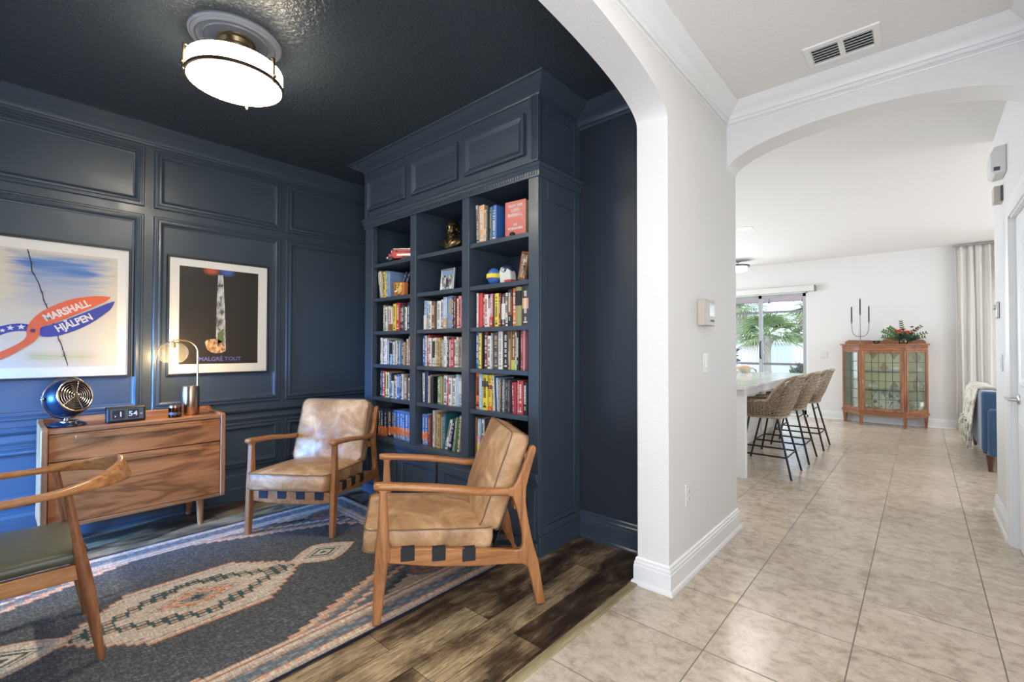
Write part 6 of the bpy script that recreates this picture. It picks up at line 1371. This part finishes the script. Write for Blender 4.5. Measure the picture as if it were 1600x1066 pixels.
for k in range(nx+1):
    s = k/nx; x = 0.40+1.25*s; ph = s*2*PI*13
    col_ = []
    for (z, amp, pin) in ((0.012, 0.017, 0), (0.8, 0.016, 0), (1.7, 0.016, 0), (2.40, 0.018, 0.2), (2.62, 0.024, 0.5), (2.72, 0.018, 0.8), (2.80, 0.020, 0.9)):
        y = 9.775 + amp*math.sin(ph+0.25*math.sin(z*2+s*9)) + 0.008*math.sin(ph*2.3)
        col_.append(Vector((x+0.010*math.sin(ph*0.5+z), y, z)))
    rings.append(col_)
f2 = MB(); n = len(rings[0]); vs = [p for r in rings for p in r]; fs = [(k*n+i, k*n+i+1, (k+1)*n+i+1, (k+1)*n+i) for k in range(nx) for i in range(n-1)]
f2.add(vs, fs); o = obj('pleated_panel', f2, linen, t, smooth=80); sm = o.modifiers.new('cloth_thickness', 'SOLIDIFY'); sm.thickness = 0.003
obj('curtain_rod', MB().tube([(0.38, 9.775, 2.815), (2.8, 9.775, 2.815)], 0.012, 10), nickel, t)
for x in (0.45, 1.6, 2.7): obj('bracket', MB().box(x-0.012, x+0.012, 9.775, 9.868, 2.806, 2.824), nickel, t)

# ================================================================== OUTSIDE THE PATIO DOOR
pav = mat('patio_paver', (0.46, 0.43, 0.40), 0.7); water = mat('pool_water', (0.05, 0.30, 0.38), 0.05)
f = MB(); f.box(-16, 8, YF+0.14, 13.2, -0.10, -0.02); f.box(-16, 8, 16.6, 34, -0.10, -0.02); f.box(-16, -11, 13.2, 16.6, -0.1, -0.02); f.box(1, 8, 13.2, 16.6, -0.1, -0.02); struct('patio_ground', f, pav, smooth=0)
f = MB(); f.box(-11, 1, 13.2, 16.6, -0.30, -0.12); o = struct('pool_water', f, water, smooth=0); 
fence_m = mat('white_vinyl_fence', (0.74, 0.79, 0.83), 0.4)
t = thing('vinyl_fence', 'white vinyl privacy fence beyond the pool', 'fence', (0, 0, 0))
for k in range(11):
    x = -14+k*2.0
    f = MB()
    for q in range(12): f.box(x+0.06+q*0.157, x+0.06+q*0.157+0.150, 21.96, 22.0, 0.05, 1.42)
    f.box(x, x+2, 21.94, 22.02, 1.38, 1.46); f.box(x, x+2, 21.94, 22.02, 0.02, 0.12); obj('fence_panel', f, fence_m, t, smooth=0)
    obj('fence_post', MB().box(x-0.06, x+0.06, 21.92, 22.04, 0, 1.56), fence_m, t)
dbeam = mat('bronze_screen_frame', (0.10, 0.075, 0.07), 0.5); pbeam = mat('mauve_patio_beam', (0.22, 0.15, 0.15), 0.6)
t = thing('patio_roof_beam', 'dull mauve beam along the edge of the patio roof', 'beam', (0, 0, 0))
obj('header_beam', MB().box(-9, 4, 12.0, 12.18, 2.33, 2.46), pbeam, t); 
for x in (-6.2, 1.0): obj('column', MB().box(x-0.12, x+0.12, 11.98, 12.2, 0, 2.33), mat('pale_pink_column_%d' % int(x*10), (0.55, 0.42, 0.40), 0.6), t)
t = thing('pool_screen_frame', 'dark metal pool screen frame with a high horizontal bar', 'screen enclosure', (0, 0, 0))
obj('top_bar', MB().box(-12, 6, 18.0, 18.08, 2.47, 2.54), dbeam, t); obj('low_bar', MB().box(-12, 6, 18.0, 18.08, 0.66, 0.74), dbeam, t)
for x in (-10.5, -5.35, -0.5, 4): obj('post', MB().box(x-0.04, x+0.04, 18.0, 18.08, 0, 4.0), dbeam, t)
t = thing('pool_handrail', 'bent metal handrail at the pool edge', 'handrail', (-3.05, 14.0, 0))
for y in (-0.95, -0.75):
    obj('rail', MB().tube([(0.22+y*0.5, y, -0.05), (0.22+y*0.5, y, 0.55), (0.19+y*0.5, y, 0.68), (0.10+y*0.5, y, 0.73), (-0.02+y*0.5, y, 0.70), (-0.06+y*0.5, y, 0.5), (-0.06+y*0.5, y, -0.05)], 0.022, 8), can, t)
obj('deck_flange', MB().lathe([(0.05, -0.02), (0.05, 0.0), (0.02, 0.01)], 16, c=(-0.25, -0.95)), can, t)
palm_l = mat('palm_leaf', (0.24, 0.30, 0.13), 0.6); palm_d = mat('dry_palm_skirt', (0.30, 0.25, 0.17), 0.8); bark = mat('palm_bark', (0.34, 0.30, 0.25), 0.85)
def palm(lab, loc, h, r, seed, fr=26):
    rr = random.Random(seed); t = thing('palm_tree', lab, 'tree', loc, 0, 'palms beyond the patio')
    obj('trunk', MB().lathe([(0.22, 0), (0.16, 0.4), (0.14, h*0.6), (0.18, h*0.85), (0.12, h)], 14), bark, t)
    for k in range(fr):
        a = k*2.399; el_ = rr.uniform(-0.5, 1.2); f = MB(); d = Vector((math.cos(a)*math.cos(el_), math.sin(a)*math.cos(el_), math.sin(el_))); p0 = Vector((0, 0, h))+d*r*0.35
        f.tube([(0, 0, h), tuple(p0)], 0.02, 5)
        sd = d.cross(Vector((0, 0, 1))).normalized(); up = sd.cross(d)
        for q in range(17):
            b_ = (q-8)/8*1.25; f.leaf(p0, d*math.cos(b_)+sd*math.sin(b_), up, r*0.62*rr.uniform(.85, 1.05), 0.022, 0, 0.3, 4, 0.35)
        obj('frond', f, palm_l if el_ > -0.25 else palm_d, t)
    return t
palm('short fan palm with pale trunk in front of the white fence', (-4.55, 20.3, 0), 1.75, 1.5, 3, 40)
palm('taller fan palm rising behind the white fence', (-3.2, 23.6, 0), 3.0, 1.9, 5, 40)
palm('fan palm further along behind the fence', (-6.6, 24.0, 0), 3.3, 1.8, 9, 36)
def bush(nm, lab, cat, loc, sx, sy, sz, cols, n, seed, ll=0.16, grp=None):
    rr = random.Random(seed); f = MB()
    for k in range(n):
        u = rr.uniform(0, 2*PI); v_ = rr.uniform(-0.6, 1)*PI/2; q = rr.uniform(0.55, 1.0)
        d = Vector((math.cos(u)*math.cos(v_), math.sin(u)*math.cos(v_), math.sin(v_)))
        p = Vector((d.x*sx*q, d.y*sy*q, sz+d.z*sz*q))
        f.leaf(p, d+Vector((rr.uniform(-.6, .6), rr.uniform(-.6, .6), rr.uniform(-.4, .6))), (rr.uniform(-1, 1), rr.uniform(-1, 1), 1), ll*rr.uniform(.7, 1.2), ll*0.24, rr.randrange(len(cols)), 0.2, 3)
    t = thing(nm, lab, cat, loc, 0, grp); obj('foliage', f, cols, t, smooth=0)
    obj('stem', MB().tube([(0, 0, 0), (0.02, 0, sz*0.8), (0, 0.02, sz*1.5)], [sx*0.10+0.02, sx*0.07+0.015, 0.02], 8), bark, t); return t
lf = [mat('bush_leaf_a', (0.20, 0.26, 0.13), 0.6), mat('bush_leaf_b', (0.32, 0.36, 0.20), 0.6), mat('bush_leaf_c', (0.11, 0.16, 0.09), 0.6)]
bush('broadleaf_tree', 'full green tree behind the white fence at the door jamb side', 'tree', (-3.6, 29, 0), 1.9, 1.5, 1.9, lf, 2600, 1, 0.28, 'trees beyond the fence')
bush('broadleaf_tree', 'rounded green tree seen between the palms', 'tree', (-8.6, 30, 0), 2.0, 1.5, 1.65, lf, 2400, 2, 0.28, 'trees beyond the fence')
bush('potted_shrub', 'small dark leafy shrub on the pool deck by the door edge', 'shrub', (-2.12, 12.6, 0), 0.28, 0.22, 0.42, [lf[2], mat('purple_leaf', (0.16, 0.12, 0.14), 0.6)], 260, 3, 0.13)
bb = [mat('blue_grey_leaf', (0.14, 0.20, 0.24), 0.6), mat('blue_grey_leaf_dark', (0.06, 0.10, 0.13), 0.6)]
bush('blue_grey_shrub', 'tall blue grey shrub seen through the narrow left pane', 'shrub', (-4.0, 14.9-2.4, 0), 0.5, 0.4, 0.78, bb, 700, 4, 0.2)
f = MB(); 
t = thing('string_lights', 'row of bare bulbs hanging on a wire under the patio roof', 'string lights', (0, 11.6, 2.36))
obj('wire', MB().tube([(-6+0.5*k, 0, 0.05-0.03*math.sin(k*PI/2)**2) for k in range(18)], 0.006, 5), black, t)
for x in (-4.4, -3.5, -2.55, -1.9): obj('hanging_bulb', MB().lathe([(0.012, 0.04), (0.012, -0.02), (0.03, -0.07), (0.02, -0.10), (0.001, -0.105)], 12, c=(x, 0)), dkp, t)
